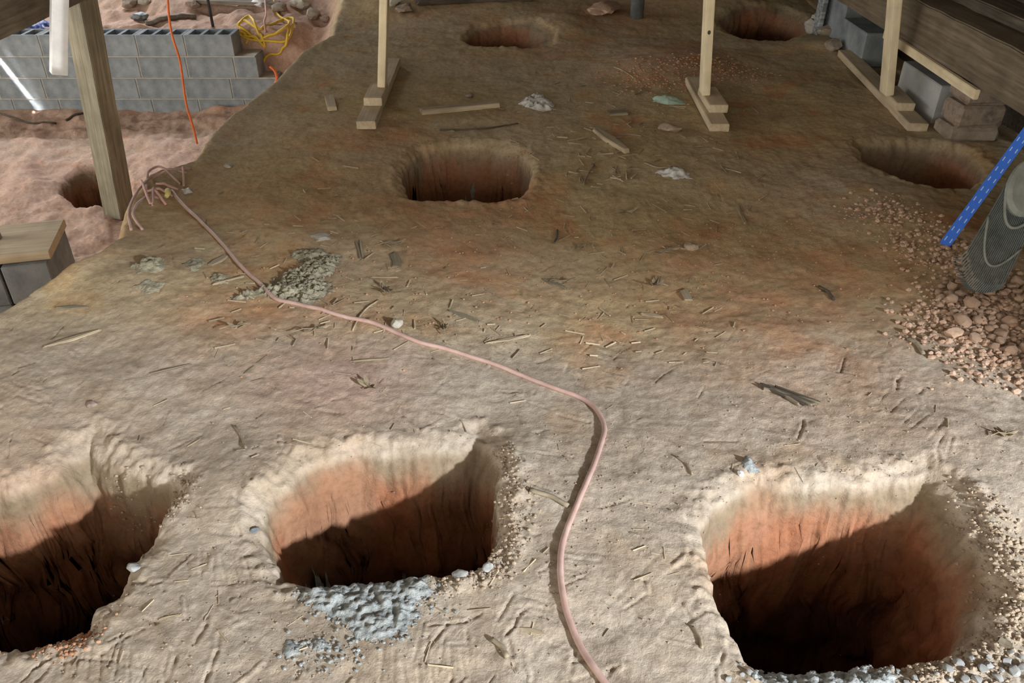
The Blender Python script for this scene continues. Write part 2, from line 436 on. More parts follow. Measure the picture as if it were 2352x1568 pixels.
def ground_tube(name, px, r, m, lifts=None, per=10, seg=10, wob=0.0):
    """a cord lying on the ground through the given pixels; lifts = height above ground at each"""
    P = []
    for i, (u, v) in enumerate(px):
        g = G(u, v); P.append(g)
    sp = spline(P, per); L = np.array(lifts if lifts else [0]*len(px), float)
    idx = np.linspace(0, len(px)-1, len(sp)); lf = np.interp(idx, np.arange(len(px)), L)
    X = np.array([p.x for p in sp]); Y = np.array([p.y for p in sp]); Z = H(X, Y)
    Zs = Z.copy()
    for _ in range(3):
        Zs[1:-1] = np.maximum(Z[1:-1], (Zs[:-2]+Zs[1:-1]+Zs[2:])/3)
    pts = [Vector((x, y, z+r*.75+l)) for x, y, z, l in zip(X, Y, Zs, lf)]
    if wob:
        pts = [p+Vector((random.uniform(-wob, wob), random.uniform(-wob, wob), 0)) for p in pts]
    o = pts[0].copy(); bm = bmesh.new(); tube_bm(bm, [p-o for p in pts], r, seg)
    return finish(name, bm, m, None, o, smooth=True)

def lump_mesh(r, squash=.7, jag=.3, sub=2, seed=0, sx=1.0):
    bm = bmesh.new(); bmesh.ops.create_icosphere(bm, subdivisions=sub, radius=1)
    rr = random.Random(seed)
    planes = [Vector((rr.gauss(0, 1), rr.gauss(0, 1), rr.gauss(0, 1))).normalized() for _ in range(9)]
    for v in bm.verts:
        d = v.co.normalized(); s = 1.0
        for p in planes:
            k = d.dot(p)
            if k > .55: s = min(s, .78/k*(1-jag*.15))
        s *= 1+jag*.25*float(noise(d.x*2+seed, d.y*2, d.z*2))
        v.co = Vector((d.x*s*r*sx, d.y*s*r, d.z*s*r*squash))
    me = bpy.data.meshes.new('lump'); bm.to_mesh(me); bm.free(); me.shade_smooth()
    try: me.set_sharp_from_angle(angle=math.radians(28))
    except Exception: pass
    return me

def lump_on(name, u, v, r, m, seed, squash=.7, jag=.4, sx=1.0, rz=None, sub=3):
    g = G(u, v); me = lump_mesh(r, squash, jag, sub, seed, sx)
    z = hz(g.x, g.y)+r*squash*.55
    return link_mesh(name, me, m, None, (g.x, g.y, z), (0, 0, rz if rz is not None else random.uniform(0, 6.28)))

def patch(name, outline, m, amp, res=.006, fx=20, edge=.03, seed=0.0, base=.0, ridged=False, octv=4):
    """a lumpy mass lying on the ground inside the outline given as pixels"""
    W = np.array([(lambda g: (g.x, g.y))(G(u, v)) for u, v in outline]); mn, mx = W.min(0)-.02, W.max(0)+.02
    nx = int((mx[0]-mn[0])/res)+2; ny = int((mx[1]-mn[1])/res)+2
    X, Y = np.meshgrid(np.linspace(mn[0], mx[0], nx), np.linspace(mn[1], mx[1], ny))
    sd = -poly_sd(X, Y, W)+.25*edge*1.6*fbm(X*fx*1.2, Y*fx*1.2, seed+3, 3)*2
    e = sstep(sd, 0, edge)
    f = fbm(X*fx, Y*fx, seed, octv)
    if ridged: f = .5-np.abs(f)*2.2
    hgt = e*(base+amp*(.45+f*1.3)); hgt = np.where(sd > 0, np.maximum(hgt, .0012), -.006)
    Z = H(X, Y)+hgt
    ok = (sd > -res*1.2) & (H(X, Y) > np.median(H(X, Y)[sd > 0])-.05)
    idx = -np.ones(X.shape, int); idx[ok] = np.arange(ok.sum())
    V = np.stack([X[ok], Y[ok], Z[ok]], 1); q = np.stack([idx[:-1, :-1], idx[:-1, 1:], idx[1:, 1:], idx[1:, :-1]], -1).reshape(-1, 4)
    q = q[(q >= 0).all(1)]
    o = V.mean(0); me = bpy.data.meshes.new(name); me.from_pydata((V-o).tolist(), [], q.tolist()); me.update(); me.shade_smooth()
    return link_mesh(name, me, m, None, o)

def many_lumps(name, spots, m, seed=1, sub=1):
    """one object made of many small crumbs; spots = [(x, y, r)]"""
    bases = []
    for k in range(5):
        me = lump_mesh(1, .75, .5, sub, seed*10+k)
        v = np.array([tuple(p.co) for p in me.vertices]); f = np.array([tuple(p.vertices) for p in me.polygons]); bases.append((v, f)); bpy.data.meshes.remove(me)
    X = np.array([s[0] for s in spots]); Y = np.array([s[1] for s in spots]); Z = H(X, Y)
    VV, FF, n = [], [], 0; o = np.array((X.mean(), Y.mean(), Z.mean()))
    for (x, y, r), z in zip(spots, Z):
        v, f = bases[random.randrange(5)]; a = random.uniform(0, 6.28); c, s = math.cos(a), math.sin(a)
        q = np.stack([v[:, 0]*c-v[:, 1]*s, v[:, 0]*s+v[:, 1]*c, v[:, 2]], 1)*r*np.array((1, random.uniform(.7, 1), random.uniform(.7, 1)))
        VV.append(q+(x, y, z+r*.35)-o); FF.append(f+n); n += len(v)
    V = np.concatenate(VV); Fc = np.concatenate(FF)
    me = bpy.data.meshes.new(name); me.from_pydata(V.tolist(), [], Fc.tolist()); me.update()
    return link_mesh(name, me, m, None, o)

def scatter(pxlist, n, r0, r1, spread):
    out = []
    W = [G(u, v) for u, v in pxlist]
    for _ in range(n):
        i = random.randrange(len(W)-1) if len(W) > 1 else 0
        p = W[i].lerp(W[min(i+1, len(W)-1)], random.random())
        x = p.x+random.gauss(0, spread); y = p.y+random.gauss(0, spread)
        r = r0+(r1-r0)*random.random()**2.5
        out.append((x, y, r))
    return out

# ------------------------------------------------------------------ GROUND
def build_ground():
    ys = [.42]
    while ys[-1] < 11.5: ys.append(ys[-1]+max(.0040, .0036*ys[-1]))
    ys = np.array(ys); nc = 1250; s = np.linspace(0, 1, nc)
    xl = -1.0*ys-1.0; xr = .45*ys+1.35
    xl = np.where(ys > 3, np.maximum(xl, -8), xl)
    X = xl[:, None]+(xr-xl)[:, None]*s[None, :]; Y = np.repeat(ys[:, None], nc, 1)
    Z, T, HM, SD = H(X.ravel(), Y.ravel(), True)
    Z = Z.reshape(X.shape); T = T.reshape(X.shape); HM = HM.reshape(X.shape); SD = SD.reshape(X.shape)
    # scuffs, tread marks, twig prints
    rr = random.Random(3)
    def stroke(x0, y0, x1, y1, wd, dp, berm=.5):
        ya, yb = min(y0, y1)-wd*4, max(y0, y1)+wd*4
        r0, r1 = np.searchsorted(ys, (ya, yb))
        if r1-r0 < 2: return
        xa, xb = min(x0, x1)-wd*4, max(x0, x1)+wd*4
        lo = min((xa-xl[r])/(xr[r]-xl[r]) for r in (r0, min(r1, len(ys)-1))); hi = max((xb-xl[r])/(xr[r]-xl[r]) for r in (r0, min(r1, len(ys)-1)))
        c0, c1 = int(max(0, lo*(nc-1))), int(min(nc, hi*(nc-1)+2))
        if c1-c0 < 2: return
        sx, sy = X[r0:r1, c0:c1], Y[r0:r1, c0:c1]; ex, ey = x1-x0, y1-y0
        t = np.clip(((sx-x0)*ex+(sy-y0)*ey)/(ex*ex+ey*ey+1e-9), 0, 1)
        d = np.hypot(sx-x0-t*ex, sy-y0-t*ey)/wd
        Z[r0:r1, c0:c1] += (-dp*np.exp(-d*d)+berm*dp*np.exp(-(d-1.9)**2*1.6))*(HM[r0:r1, c0:c1] < .02)
    for _ in range(34):      # boot prints
        u, v = rr.uniform(-100, 2450), rr.uniform(560, 1620); p = at_z(u, v); a = rr.uniform(-.9, .9)+(.6 if u < 1100 else -.4); c, sn = math.cos(a), math.sin(a)
        kind = rr.random(); dp = rr.uniform(.0006, .0016)
        for k in range(rr.randint(5, 11)):
            ly = -.13+.026*k; half = .045*math.sqrt(max(.1, 1-(ly/.16)**2))
            if rr.random() < .25: continue
            sk = .02 if kind < .5 else -.015
            x0, y0, x1, y1 = -half, ly-sk, rr.uniform(.2, 1)*half, ly+sk
            stroke(p[0]+x0*c-y0*sn, p[1]+x0*sn+y0*c, p[0]+x1*c-y1*sn, p[1]+x1*sn+y1*c, .0032, dp)
        if kind > .6:
            for sgn in (-1, 1): stroke(p[0]+sgn*.05*c+.1*sn, p[1]+sgn*.05*sn-.1*c, p[0]+sgn*.05*c-.1*sn, p[1]+sgn*.05*sn+.1*c, .005, dp*.8)
    for _ in range(620):     # little scratches and pressed twigs
        u, v = rr.uniform(-100, 2450), rr.uniform(330, 1640); p = at_z(u, v)
        L = rr.uniform(.012, .085); a = rr.uniform(0, 3.14); kink = rr.uniform(-.5, .5)
        q = (p[0]+L*math.cos(a), p[1]+L*math.sin(a))
        wd = rr.uniform(.0022, .005)
        stroke(p[0], p[1], q[0], q[1], wd, rr.uniform(.0006, .0028)*(1 if rr.random() < .7 else -1), .4)
        if rr.random() < .35: stroke(q[0], q[1], q[0]+.5*L*math.cos(a+kink), q[1]+.5*L*math.sin(a+kink), wd, .002, .4)
    # horizontal roughness of the pit walls
    wm = 4*HM*(1-HM)
    sel = wm > .02
    xs, ysv, zs = X[sel], Y[sel], Z[sel]
    X[sel] += wm[sel]*(.06*fbm(xs*8, ysv*8, zs*8, 3)+.025*fbm(xs*27, ysv*27, zs*22, 3))
    Y[sel] += wm[sel]*(.06*fbm(xs*8+40, ysv*8, zs*8, 3)+.025*fbm(xs*27+9, ysv*27, zs*22, 3))
    # ---- soil colour (soil types, plus shade painted into the pits)
    x, y, z = X, Y, Z
    tan_ = np.array((.46, .385, .31)); olive = np.array((.45, .345, .175)); clay = np.array((.50, .25, .135)); pink = np.array((.50, .34, .265)); pit_shade = np.array((.10, .042, .026)); ochre = np.array((.49, .33, .17))
    def mixc(c, d, k): return c*(1-k[..., None])+d*k[..., None]
    C = np.ones(X.shape+(3,))*tan_
    n1 = fbm(x*.9, y*.9, 11, 4); n2 = fbm(x*3.2, y*3.2, 21, 5); n3 = fbm(x*9, y*9, 31, 4)
    far = sstep(y, 1.75, 2.3)
    C = mixc(C, olive, np.clip(far*(.62+.8*n1), 0, .85))
    C = mixc(C, ochre, np.clip(sstep(n2+.25*n3, .05, .35)*(.15+.55*far), 0, 1))
    C = mixc(C, clay, np.clip(sstep(n2*.8+n1*.6+.35*n3, .24, .5)*(.12+.5*far), 0, 1))
    for (u, v, r, k) in [(850, 318, .22, .8), (1560, 140, .35, .75), (1480, 175, .2, .6), (1050, 465, .3, .7), (900, 470, .25, .35), (1180, 450, .15, .8), (1050, 580, .3, .65), (740, 700, .16, .6), (600, 740, .25, .4),
                         (1750, 690, .5, .45), (1900, 560, .5, .4), (1400, 40, .45, .8), (1000, 40, .5, .4), (2200, 560, .3, .4), (760, 900, .2, .3), (1850, 780, .25, .3), (1550, 560, .25, .25), (20, 1100, .2, .5), (1250, 640, .2, .15), (2050, 980, .2, .15), (1270, 110, .3, .5), (480, 730, .2, .35), (600, 470, .4, .5), (1650, 640, .3, .35), (1800, 330, .4, .25), (450, 520, .35, .25)]:
        p = at_z(u, v); g = np.exp(-((x-p[0])**2+(y-p[1])**2)/(r*r))*(.62+.9*n3+.5*n2); C = mixc(C, clay*1.02, np.clip(g*k, 0, 1))
    dusty = np.array((.47, .33, .27)); p = at_z(780, 880); C = mixc(C, dusty, np.clip(np.exp(-((x-p[0])**2+(y-p[1])**2)/.03), 0, .8))
    # trench soil
    tp = mixc(np.ones(X.shape+(3,))*pink, clay, np.clip(sstep(n2+.5*n3, .12, .5)*.45, 0, 1)); tp = mixc(tp, np.array((.46, .36, .28)), sstep(n1-n3*.3, .0, .4)*.6)
    C = mixc(C, np.array((.47, .38, .27)), np.exp(-(SD/.05)**2)*.3*(y > 2.9))
    C = C*(1-T[..., None])+tp*T[..., None]
    # pit walls: tan topsoil, then raw red clay
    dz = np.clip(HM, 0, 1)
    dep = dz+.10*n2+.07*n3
    # pit soil: brown topsoil, raw red clay, then pit shade painted towards the floor
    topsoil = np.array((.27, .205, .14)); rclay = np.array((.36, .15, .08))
    pit_soil = mixc(np.ones(X.shape+(3,))*topsoil, rclay, sstep(dep, .03, .12)*np.clip(.8+1.2*n2, .25, 1)); pit_soil = mixc(pit_soil, topsoil*1.05, sstep(n2*1.1+.6*n3, .05, .4)*.35)
    pit_soil = mixc(pit_soil, pit_shade, sstep(dep, .22, .48))
    C = mixc(C, pit_soil, sstep(dz+.015*n3, .001, .03)*(dz > .0005))
    crumbs = sstep(np.exp(-((HM-.0)**2)/.0001)*0+n3, .3, .5)*0
    gr = 1+.10*fbm(x*40, y*40, 3, 2)
    C = np.clip(C*gr[..., None], .01, 1)
    nr = len(ys); V = np.stack([X, Y, Z], -1).reshape(-1, 3).astype(np.float32)
    i = np.arange(nr*nc).reshape(nr, nc)
    q = np.stack([i[:-1, :-1], i[:-1, 1:], i[1:, 1:], i[1:, :-1]], -1).reshape(-1, 4).astype(np.int32)
    me = bpy.data.meshes.new('floor'); me.vertices.add(len(V)); me.vertices.foreach_set('co', V.ravel())
    me.loops.add(q.size); me.loops.foreach_set('vertex_index', q.ravel())
    me.polygons.add(len(q)); me.polygons.foreach_set('loop_start', np.arange(0, q.size, 4, dtype=np.int32)); me.polygons.foreach_set('loop_total', np.full(len(q), 4, dtype=np.int32))
    me.update(calc_edges=True); me.validate()
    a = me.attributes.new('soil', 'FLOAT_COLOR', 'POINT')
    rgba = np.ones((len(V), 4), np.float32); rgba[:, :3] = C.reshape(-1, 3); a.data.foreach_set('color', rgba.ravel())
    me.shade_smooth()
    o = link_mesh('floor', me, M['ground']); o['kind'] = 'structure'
build_ground()

# ------------------------------------------------------------------ SHELL of the building
def struct(name, bm, m, **kw):
    o = finish(name, bm, m, **kw); o['kind'] = 'structure'; return o
bm = bmesh.new(); box_bm(bm, 0, 0, 0, 12, 17, .04, 0); struct('ceiling', bm, M['dark'], loc=(-3.2, 4.5, 2.72))
bm = bmesh.new(); box_bm(bm, 0, 0, 0, 12, .05, 3.6, 0); struct('wall_back', bm, M['dark'], loc=(-3.2, 10.6, 1.0))
# unseen panel added behind the camera to keep daylight off the far floor
a, b = Vector((3.6, -.86, 0)), Vector((1.0, -.22, 0)); L = (b-a).length
bm = bmesh.new(); box_bm(bm, 0, 0, 0, L, .05, 1.5, 0); struct('shade_panel', bm, M['dark'], loc=((a+b)/2+Vector((0, 0, 1.28+.75))), rot=(0, 0, math.atan2(b.y-a.y, b.x-a.x)))
# right wall: old vertical sheathing boards with a few gaps
bm = bmesh.new()
y = .4
while y < 10.5:
    wd = random.uniform(.18, .24)
    box_bm(bm, 0, y+wd/2, 1.45, .022, wd-.006, 2.5, .002); y += wd
struct('wall_right', bm, M['dark'], loc=(2.24, 0, 0))
bm = bmesh.new(); box_bm(bm, 0, 0, 0, .06, 10, 1.0, 0); struct('light_skirt_1', bm, M['dark'], loc=(2.36, 5.4, -.05))  # skirt panel added to block light coming in under the right wall
# ------------------------------------------------------------------ right side timbers
def beam(name, a, b, wd, hg, m, label, cat, rough=.004, group=None):
    o = board(name, a, b, wd, hg, m, rough=rough, bev=.006); tag(o, label, cat, group); return o
beam('sill_beam', (2.02, .45, .30), (2.02, 8.6, .30), .22, .20, M['sill'], 'long rough-hewn dark timber sill along the right side on block piers', 'beam')
beam('wall_plate', (2.13, .45, .502), (2.13, 8.6, .502), .15, .05, M['dark'], 'dark weathered plate lying on top of the right timber sill', 'beam', .003)
k = 0
for yy, lab in ((2.75, 'dark wall stud standing on the right sill nearest the rake'), (3.32, 'dark wall stud standing on the right sill, second from the rake'), (4.7, 'dark wall stud above the pale blocks, beyond the yellow brace')):
    o = board('wall_stud', (2.16, yy, .553), (2.16, yy, 2.69), .045, .10, M['dark'], up=(1, 0, 0), rough=.002); tag(o, lab, 'stud', 'dark wall studs above the right sill')
a = at_x(2237, 218, 1.885); b = at_x(2028, 78, 1.885)
o = board('wooden_ledger', (1.897, a[1], a[2]-.02), (1.897, b[1], b[2]-.02), .022, .04, M['pine']); tag(o, 'pale yellow lumber strip fixed under the dark right sill', 'board')

def cmu_bm(bm, L, Wd, Hh, cores=2, shell=.032):
    """hollow block, length along X, cores open to the top"""
    ncell = cores; cell = (L-shell*(ncell+1))/ncell
    for sy in (-1, 1): box_bm(bm, 0, sy*(Wd/2-shell/2), Hh/2, L, shell, Hh, .002)
    for i in range(ncell+1): box_bm(bm, -L/2+shell/2+i*(cell+shell), 0, Hh/2, shell, Wd-2*shell+.002, Hh-.001, 0)

def block(loc, rz, label, m='block_light', L=.395, Wd=.19, Hh=.19, group=None, solid=False, name='concrete_block', tilt=(0, 0)):
    bm = bmesh.new()
    if solid: box_bm(bm, 0, 0, Hh/2, L, Wd, Hh, .005)
    else: cmu_bm(bm, L, Wd, Hh)
    o = finish(name, bm, M[m], None, loc, (tilt[0], tilt[1], rz)); tag(o, label, 'block' if 'block' in name else 'brick', group); return o

PI = math.pi
def pz(x, y, d=-.004): return hz(x, y)+d
block((2.10, 4.07, pz(2.10, 4.07)), PI/2, 'pale grey concrete block in the middle of the right pier, beside the lumber base', L=.44, solid=True)
block((2.10, 5.02, pz(2.10, 5.02)), PI/2, 'blue-grey concrete block behind the right lumber post', solid=True, m='block')
block((2.14, 5.50, pz(2.14, 5.50)), PI/2, 'small grey block set further back under the sill end', L=.3, Wd=.15, solid=True, m='block', Hh=.28)
# brick pier
bz = pz(2.06, 3.62)
for i, (lx, wd, hg, lab, mm) in enumerate([(0, .23, .065, 'pale flat brick at the bottom of the right pier', 'stone'), (.01, .215, .10, 'dark stained brick stacked in the right pier', 'brick'), (.01, .20, .085, 'dark brick wedged directly under the right sill', 'brick')]):
    bm = bmesh.new(); box_bm(bm, 0, 0, hg/2, wd, .17, hg, .016)
    for v in bm.verts: v.co += Vector((random.uniform(-.004, .004),)*3)
    o = finish('pier_brick', bm, M[mm], None, (2.075+lx, 3.66, bz), (0, 0, .04*(i-1))); tag(o, lab, 'brick'); bz += hg+.001
# weathered post and stones by the far right
c = G(1925, 78)
bm = bmesh.new()
for i in range(9):
    x = -.13+.033*i; box_bm(bm, x, random.uniform(-.03, .03), .75, .035, .10, 1.5+random.uniform(-.1, .1), .006, Euler((random.uniform(-.02, .02), random.uniform(-.03, .03), 0)).to_matrix())
o = finish('weathered_post', bm, M['silver'], None, (c.x+.02, c.y+.05, c.z-.02)); 
for me_v in o.data.vertices: pass
tag(o, 'splintered silvery weathered timber at the far end of the right wall', 'post')
for i, (u, v, r, lab) in enumerate([(1868, 70, .085, 'whitish lumpy stone left of the silvery timber'), (1905, 82, .08, 'pale flat stone under the silvery timber'), (1950, 92, .085, 'grey flat stone right of the silvery timber base'), (1912, 112, .06, 'brownish stone in front of the silvery timber'), (1885, 50, .07, 'whitish upper stone against the silvery timber')]):
    o = lump_on('foundation_stone', u, v, r, M['stone'] if i in (1, 3) else M['mortar'], 40+i, .65, .8); tag(o, lab, 'stone')

# ------------------------------------------------------------------ temporary posts on lumber bases
def shore(base_far, base_near, blk_far, blk_near, post_px, top_px, wd, names, m_post='pine', m_base='pine_dusty'):
    bb = ground_board('base_board', base_far, base_near, wd, .038, M[m_base], rough=.0008); tag(bb, names[0], 'board')
    R = bb.rotation_euler.to_matrix(); zt = bb.location.z
    A, B = at_z(*blk_far, zt+.038), at_z(*blk_near, zt+.038)
    # top surface height of the base under the block
    def top_at(p):
        l = R.inverted() @ (Vector(p)-bb.location); return (bb.location+R @ Vector((l.x, l.y, .0385))).z
    A = Vector((A[0], A[1], top_at(A)+.0005)); B = Vector((B[0], B[1], top_at(B)+.0005))
    bl = board('wood_block', A, B, .089, .038, M[m_base], rough=.0006); tag(bl, names[1], 'block')
    zb = max(A.z, B.z)+.039
    p = at_z(*post_px, zb-.001); t = at_y(*top_px, p[1]); d = (t-p)/np.linalg.norm(t-p); e = p+d*(2.68-zb)/d[2]
    po = board('lumber_post', p, e, .038, .089, M[m_post], up=(0, -1, 0), rough=.0006)
    # board() keeps its underside on the line: shift so the post is centred on its foot
    po.location += Vector((0, .0445, 0)); 
    tag(po, names[2], 'post')
    return po
shore((903, 150), (842, 299), (872, 210), (857, 244), (878, 195), (883, 0), .089,
      ('long muddy lumber base under the left pale post, near end in orange clay', 'short muddy wood block under the left pale post', 'pale lumber post standing at the left, near the trench edge'))
mp = shore((1592, 190), (1652, 301), (1622, 218), (1650, 258), (1618, 213), (1629, 0), .089,
      ('lumber base board under the middle pale post, skewed on the soil', 'short wood block with a pinkish end under the middle pale post', 'pale lumber post with a dark knot, standing in the middle'))
shore((1940, 130), (2106, 303), (2040, 213), (2078, 252), (2036, 214), (2055, 0), .089,
      ('long bright lumber base board beside the right block pier', 'short wood block with an orange end under the right pale post', 'pale lumber post at the right beside the block pier'), m_base='pine_dusty')
Rm = mp.rotation_euler.to_matrix(); kp = Vector(at_y(1627, 64, mp.location.y)); lx = (Rm.inverted() @ (kp-mp.location)).x
bm = bmesh.new(); bmesh.ops.create_uvsphere(bm, u_segments=12, v_segments=6, radius=1); bmesh.ops.scale(bm, vec=(.010, .008, .0015), verts=bm.verts[:])
lz = .089 if (Rm @ Vector((0, 0, 1))).y < 0 else 0
k_ = finish('knot', bm, M['dark'], mp, (lx, .002, lz)); k_['label'] = 'dark round knot'
# loose boards and offcuts
def gb(name, p, q, wd, th, m, label, cat='board', **kw):
    kw.setdefault('rough', .0015)
    o = ground_board(name, p, q, wd, th, M[m], **kw); tag(o, label, cat); return o
gb('wood_strip', (967, 262), (1147, 245), .04, .025, 'chip', 'straight pale wood strip lying between the left post and the second-row pit')
gb('wood_offcut', (756, 226), (764, 254), .045, .02, 'pine_dusty', 'small rectangular offcut left of the left post base', 'offcut')
gb('wood_stake', (1366, 302), (1440, 352), .045, .02, 'chip', 'tapered pale stake with a split end lying right of the second-row pit', ends=.6, rough=.003)
gb('wood_offcut', (1398, 262), (1438, 260), .07, .012, 'chip_grey', 'square muddy offcut between the crumpled film and the middle post', 'offcut')
gb('wood_lath', (100, 798), (230, 758), .018, .006, 'chip', 'split lath lying near the left trench edge', 'lath', ends=.4, rough=.003)
gb('wood_lath', (1115, 790), (1215, 772), .018, .006, 'chip', 'pale flat sliver just above the long cord in mid ground', 'lath', ends=.4, rough=.003)
gb('wood_lath', (850, 637), (915, 637), .010, .005, 'chip', 'short straight sliver right of the insulation clump', 'lath', ends=.5)
gb('wood_lath', (905, 585), (912, 615), .03, .008, 'chip_grey', 'stubby brown bark piece below the scrap leaves, upright in the middle', 'bark', rough=.003)
gb('wood_lath', (1038, 715), (1098, 738), .022, .006, 'chip_grey', 'flat grey sliver in the centre, above the cord', 'lath', ends=.5, rough=.003)
gb('wood_lath', (490, 655), (560, 637), .014, .006, 'chip', 'thin pale lath left of the insulation clump, beside the cord', 'lath', ends=.6)
gb('wood_lath', (482, 610), (520, 588), .03, .006, 'chip', 'small flat wood piece left of the cord, above the thin lath', 'lath', ends=.7)
gb('wood_lath', (130, 708), (205, 706), .022, .006, 'chip_grey', 'flat muddy splinter on the left bank above the split lath', 'lath', ends=.4)
gb('wood_lath', (818, 555), (828, 594), .010, .006, 'chip_grey', 'left one of two dark parallel twig strips above the cord', 'lath')
gb('wood_lath', (827, 553), (834, 592), .010, .006, 'chip', 'right one of two parallel twig strips above the cord', 'lath')
gb('wood_lath', (1692, 470), (1714, 515), .012, .007, 'chip', 'curved bark strip lying right of centre, between post and pits', 'bark', rough=.003)
gb('wood_lath', (350, 858), (440, 836), .012, .005, 'chip_grey', 'narrow splinter in the left foreground, below the split lath', 'lath', ends=.4, rough=.002)
gb('wood_lath', (800, 830), (895, 823), .010, .004, 'chip', 'long thin pale sliver below the cord left of centre', 'lath', ends=.5)
gb('wood_lath', (1190, 1440), (1252, 1456), .013, .004, 'chip', 'curled pale sliver in the foreground left of the cord', 'lath', ends=.3)
gb('wood_lath', (558, 860), (616, 815), .006, .003, 'chip_grey', 'thin straight twig left of centre, below the cord', 'twig', ends=.5)
gb('wood_lath', (1475, 722), (1527, 730), .018, .008, 'chip', 'small chunky bark chip right of centre', 'bark', ends=.5, rough=.003)
gb('wood_lath', (1245, 640), (1300, 662), .022, .005, 'chip_grey', 'flat splinter under the pale leaf in the centre', 'lath', ends=.5)
gb('wood_lath', (365, 1422), (412, 1412), .006, .003, 'chip', 'tiny straw-like sliver between the two left foreground pits', 'twig')
gb('wood_lath', (1568, 667), (1582, 690), .028, .006, 'chip', 'small square wood chip beside the curled leaf right of centre', 'chip', rough=.002)
gb('wood_lath', (2288, 1472), (2326, 1488), .016, .010, 'chip_grey', 'small grey weathered stick end on the rim of the right foreground pit', 'chip', rough=.002)
# rotten splintered stick in the bright area: several fibres
root = bpy.data.objects.new('rotten_stick', None); COL.objects.link(root); g0 = G(1820, 905); root.location = g0
tag(root, 'rotten splintered dark stick lying in the bright soil at the right', 'stick')
for i in range(7):
    a = G(1742+random.uniform(0, 40), 884+i*2+random.uniform(-3, 6)); b = G(1900-random.uniform(0, 70), 926+i*1.5+random.uniform(-6, 8))
    o = board('wood_fibre', a-g0+Vector((0, 0, .002)), b-g0+Vector((0, 0, .002)), .007, .006, M['chip_grey' if i % 2 else 'dark'], rough=.002, parent=root, bev=.001)

def twig(u0, v0, u1, v1, r, label, m='chip_grey', bend=.0, cat='twig'):
    mid = ((u0+u1)/2+bend*(v1-v0), (v0+v1)/2-bend*(u1-u0))
    o = ground_tube('twig', [(u0, v0), mid, (u1, v1)], r, M[m], per=5, seg=6); tag(o, label, cat); return o
twig(1218, 1128, 1305, 1165, .006, 'knobbly dark-ended twig touching the cord in the foreground', 'chip_grey', .05)
twig(1555, 1050, 1590, 1090, .003, 'thin twig pressed into the bright soil between cord and right pit', 'chip_grey', .1)
twig(1130, 1470, 1165, 1512, .005, 'short brown twig near the bottom edge left of the cord', 'chip_grey', .1)
twig(810, 760, 870, 690, .0025, 'fine pale twig crossing below the dead leaf, left of centre', 'chip', .1)
twig(540, 980, 565, 1030, .003, 'thin twig above and left of the middle foreground pit', 'chip_grey', .05)
twig(1280, 530, 1272, 560, .004, 'small dark twig in the centre, below the second-row pit', 'dark', .1)
twig(1590, 1440, 1612, 1490, .003, 'bent twig left of the right foreground pit', 'chip_grey', .1)
twig(1410, 155, 1470, 190, .003, 'pale thin twig left of the middle post base', 'chip', .05)
twig(1340, 425, 1365, 380, .004, 'dark twig leaning below the tapered stake', 'chip_grey', .05)
twig(1190, 285, 1010, 300, .004, 'long dark twig between the wood strip and the second-row pit', 'dark', .03)
twig(1480, 375, 1545, 385, .004, 'brown twig right of the tapered stake', 'chip_grey', -.1)
twig(0, 262, 130, 285, .008, 'thin dark root lying on the trench floor at the far left', 'dark', -.08)
twig(152, 278, 195, 262, .010, 'short dark stick at the foot of the block wall', 'dark', .1)
twig(1880, 660, 1915, 690, .005, 'small dark twig at the right, in the reddish soil', 'dark', .1)
twig(2085, 780, 2120, 815, .006, 'crooked grey twig at the right, below the rake', 'chip_grey', .1)

# tiny litter nobody could count
lit = bmesh.new(); o0 = G(1400, 400)
def add_litter(n, ur, vr, r0, r1, L0, L1):
    pts = [(random.uniform(*ur), random.uniform(*vr)) for _ in range(n)]
    for u, v in pts:
        p = at_z(u, v); a = random.uniform(0, PI); L = random.uniform(L0, L1)
        q = (p[0]+L*math.cos(a), p[1]+L*math.sin(a))
        z = H(np.array([p[0], q[0]]), np.array([p[1], q[1]])); r = random.uniform(r0, r1)
        if abs(z[0]-z[1]) > .03 or z[0] < -.08: continue
        bm0 = [Vector((p[0], p[1], z[0]+r*.6))-o0, Vector((q[0], q[1], z[1]+r*.6))-o0]
        tube_bm(lit, bm0, r, 4)
add_litter(100, (1150, 1750), (190, 480), .001, .003, .02, .08)
add_litter(210, (450, 1700), (480, 820), .001, .003, .012, .06)
add_litter(120, (100, 2200), (820, 1560), .0007, .002, .01, .05)
add_litter(25, (500, 1200), (180, 450), .0015, .004, .02, .08)
add_litter(50, (1300, 1480), (280, 420), .0015, .004, .02, .08)
o = finish('plant_litter', lit, M['litter'], None, o0); tag(o, 'scattered fine straw, pale splinters and stems over the whole soil floor', 'litter', kind='stuff')

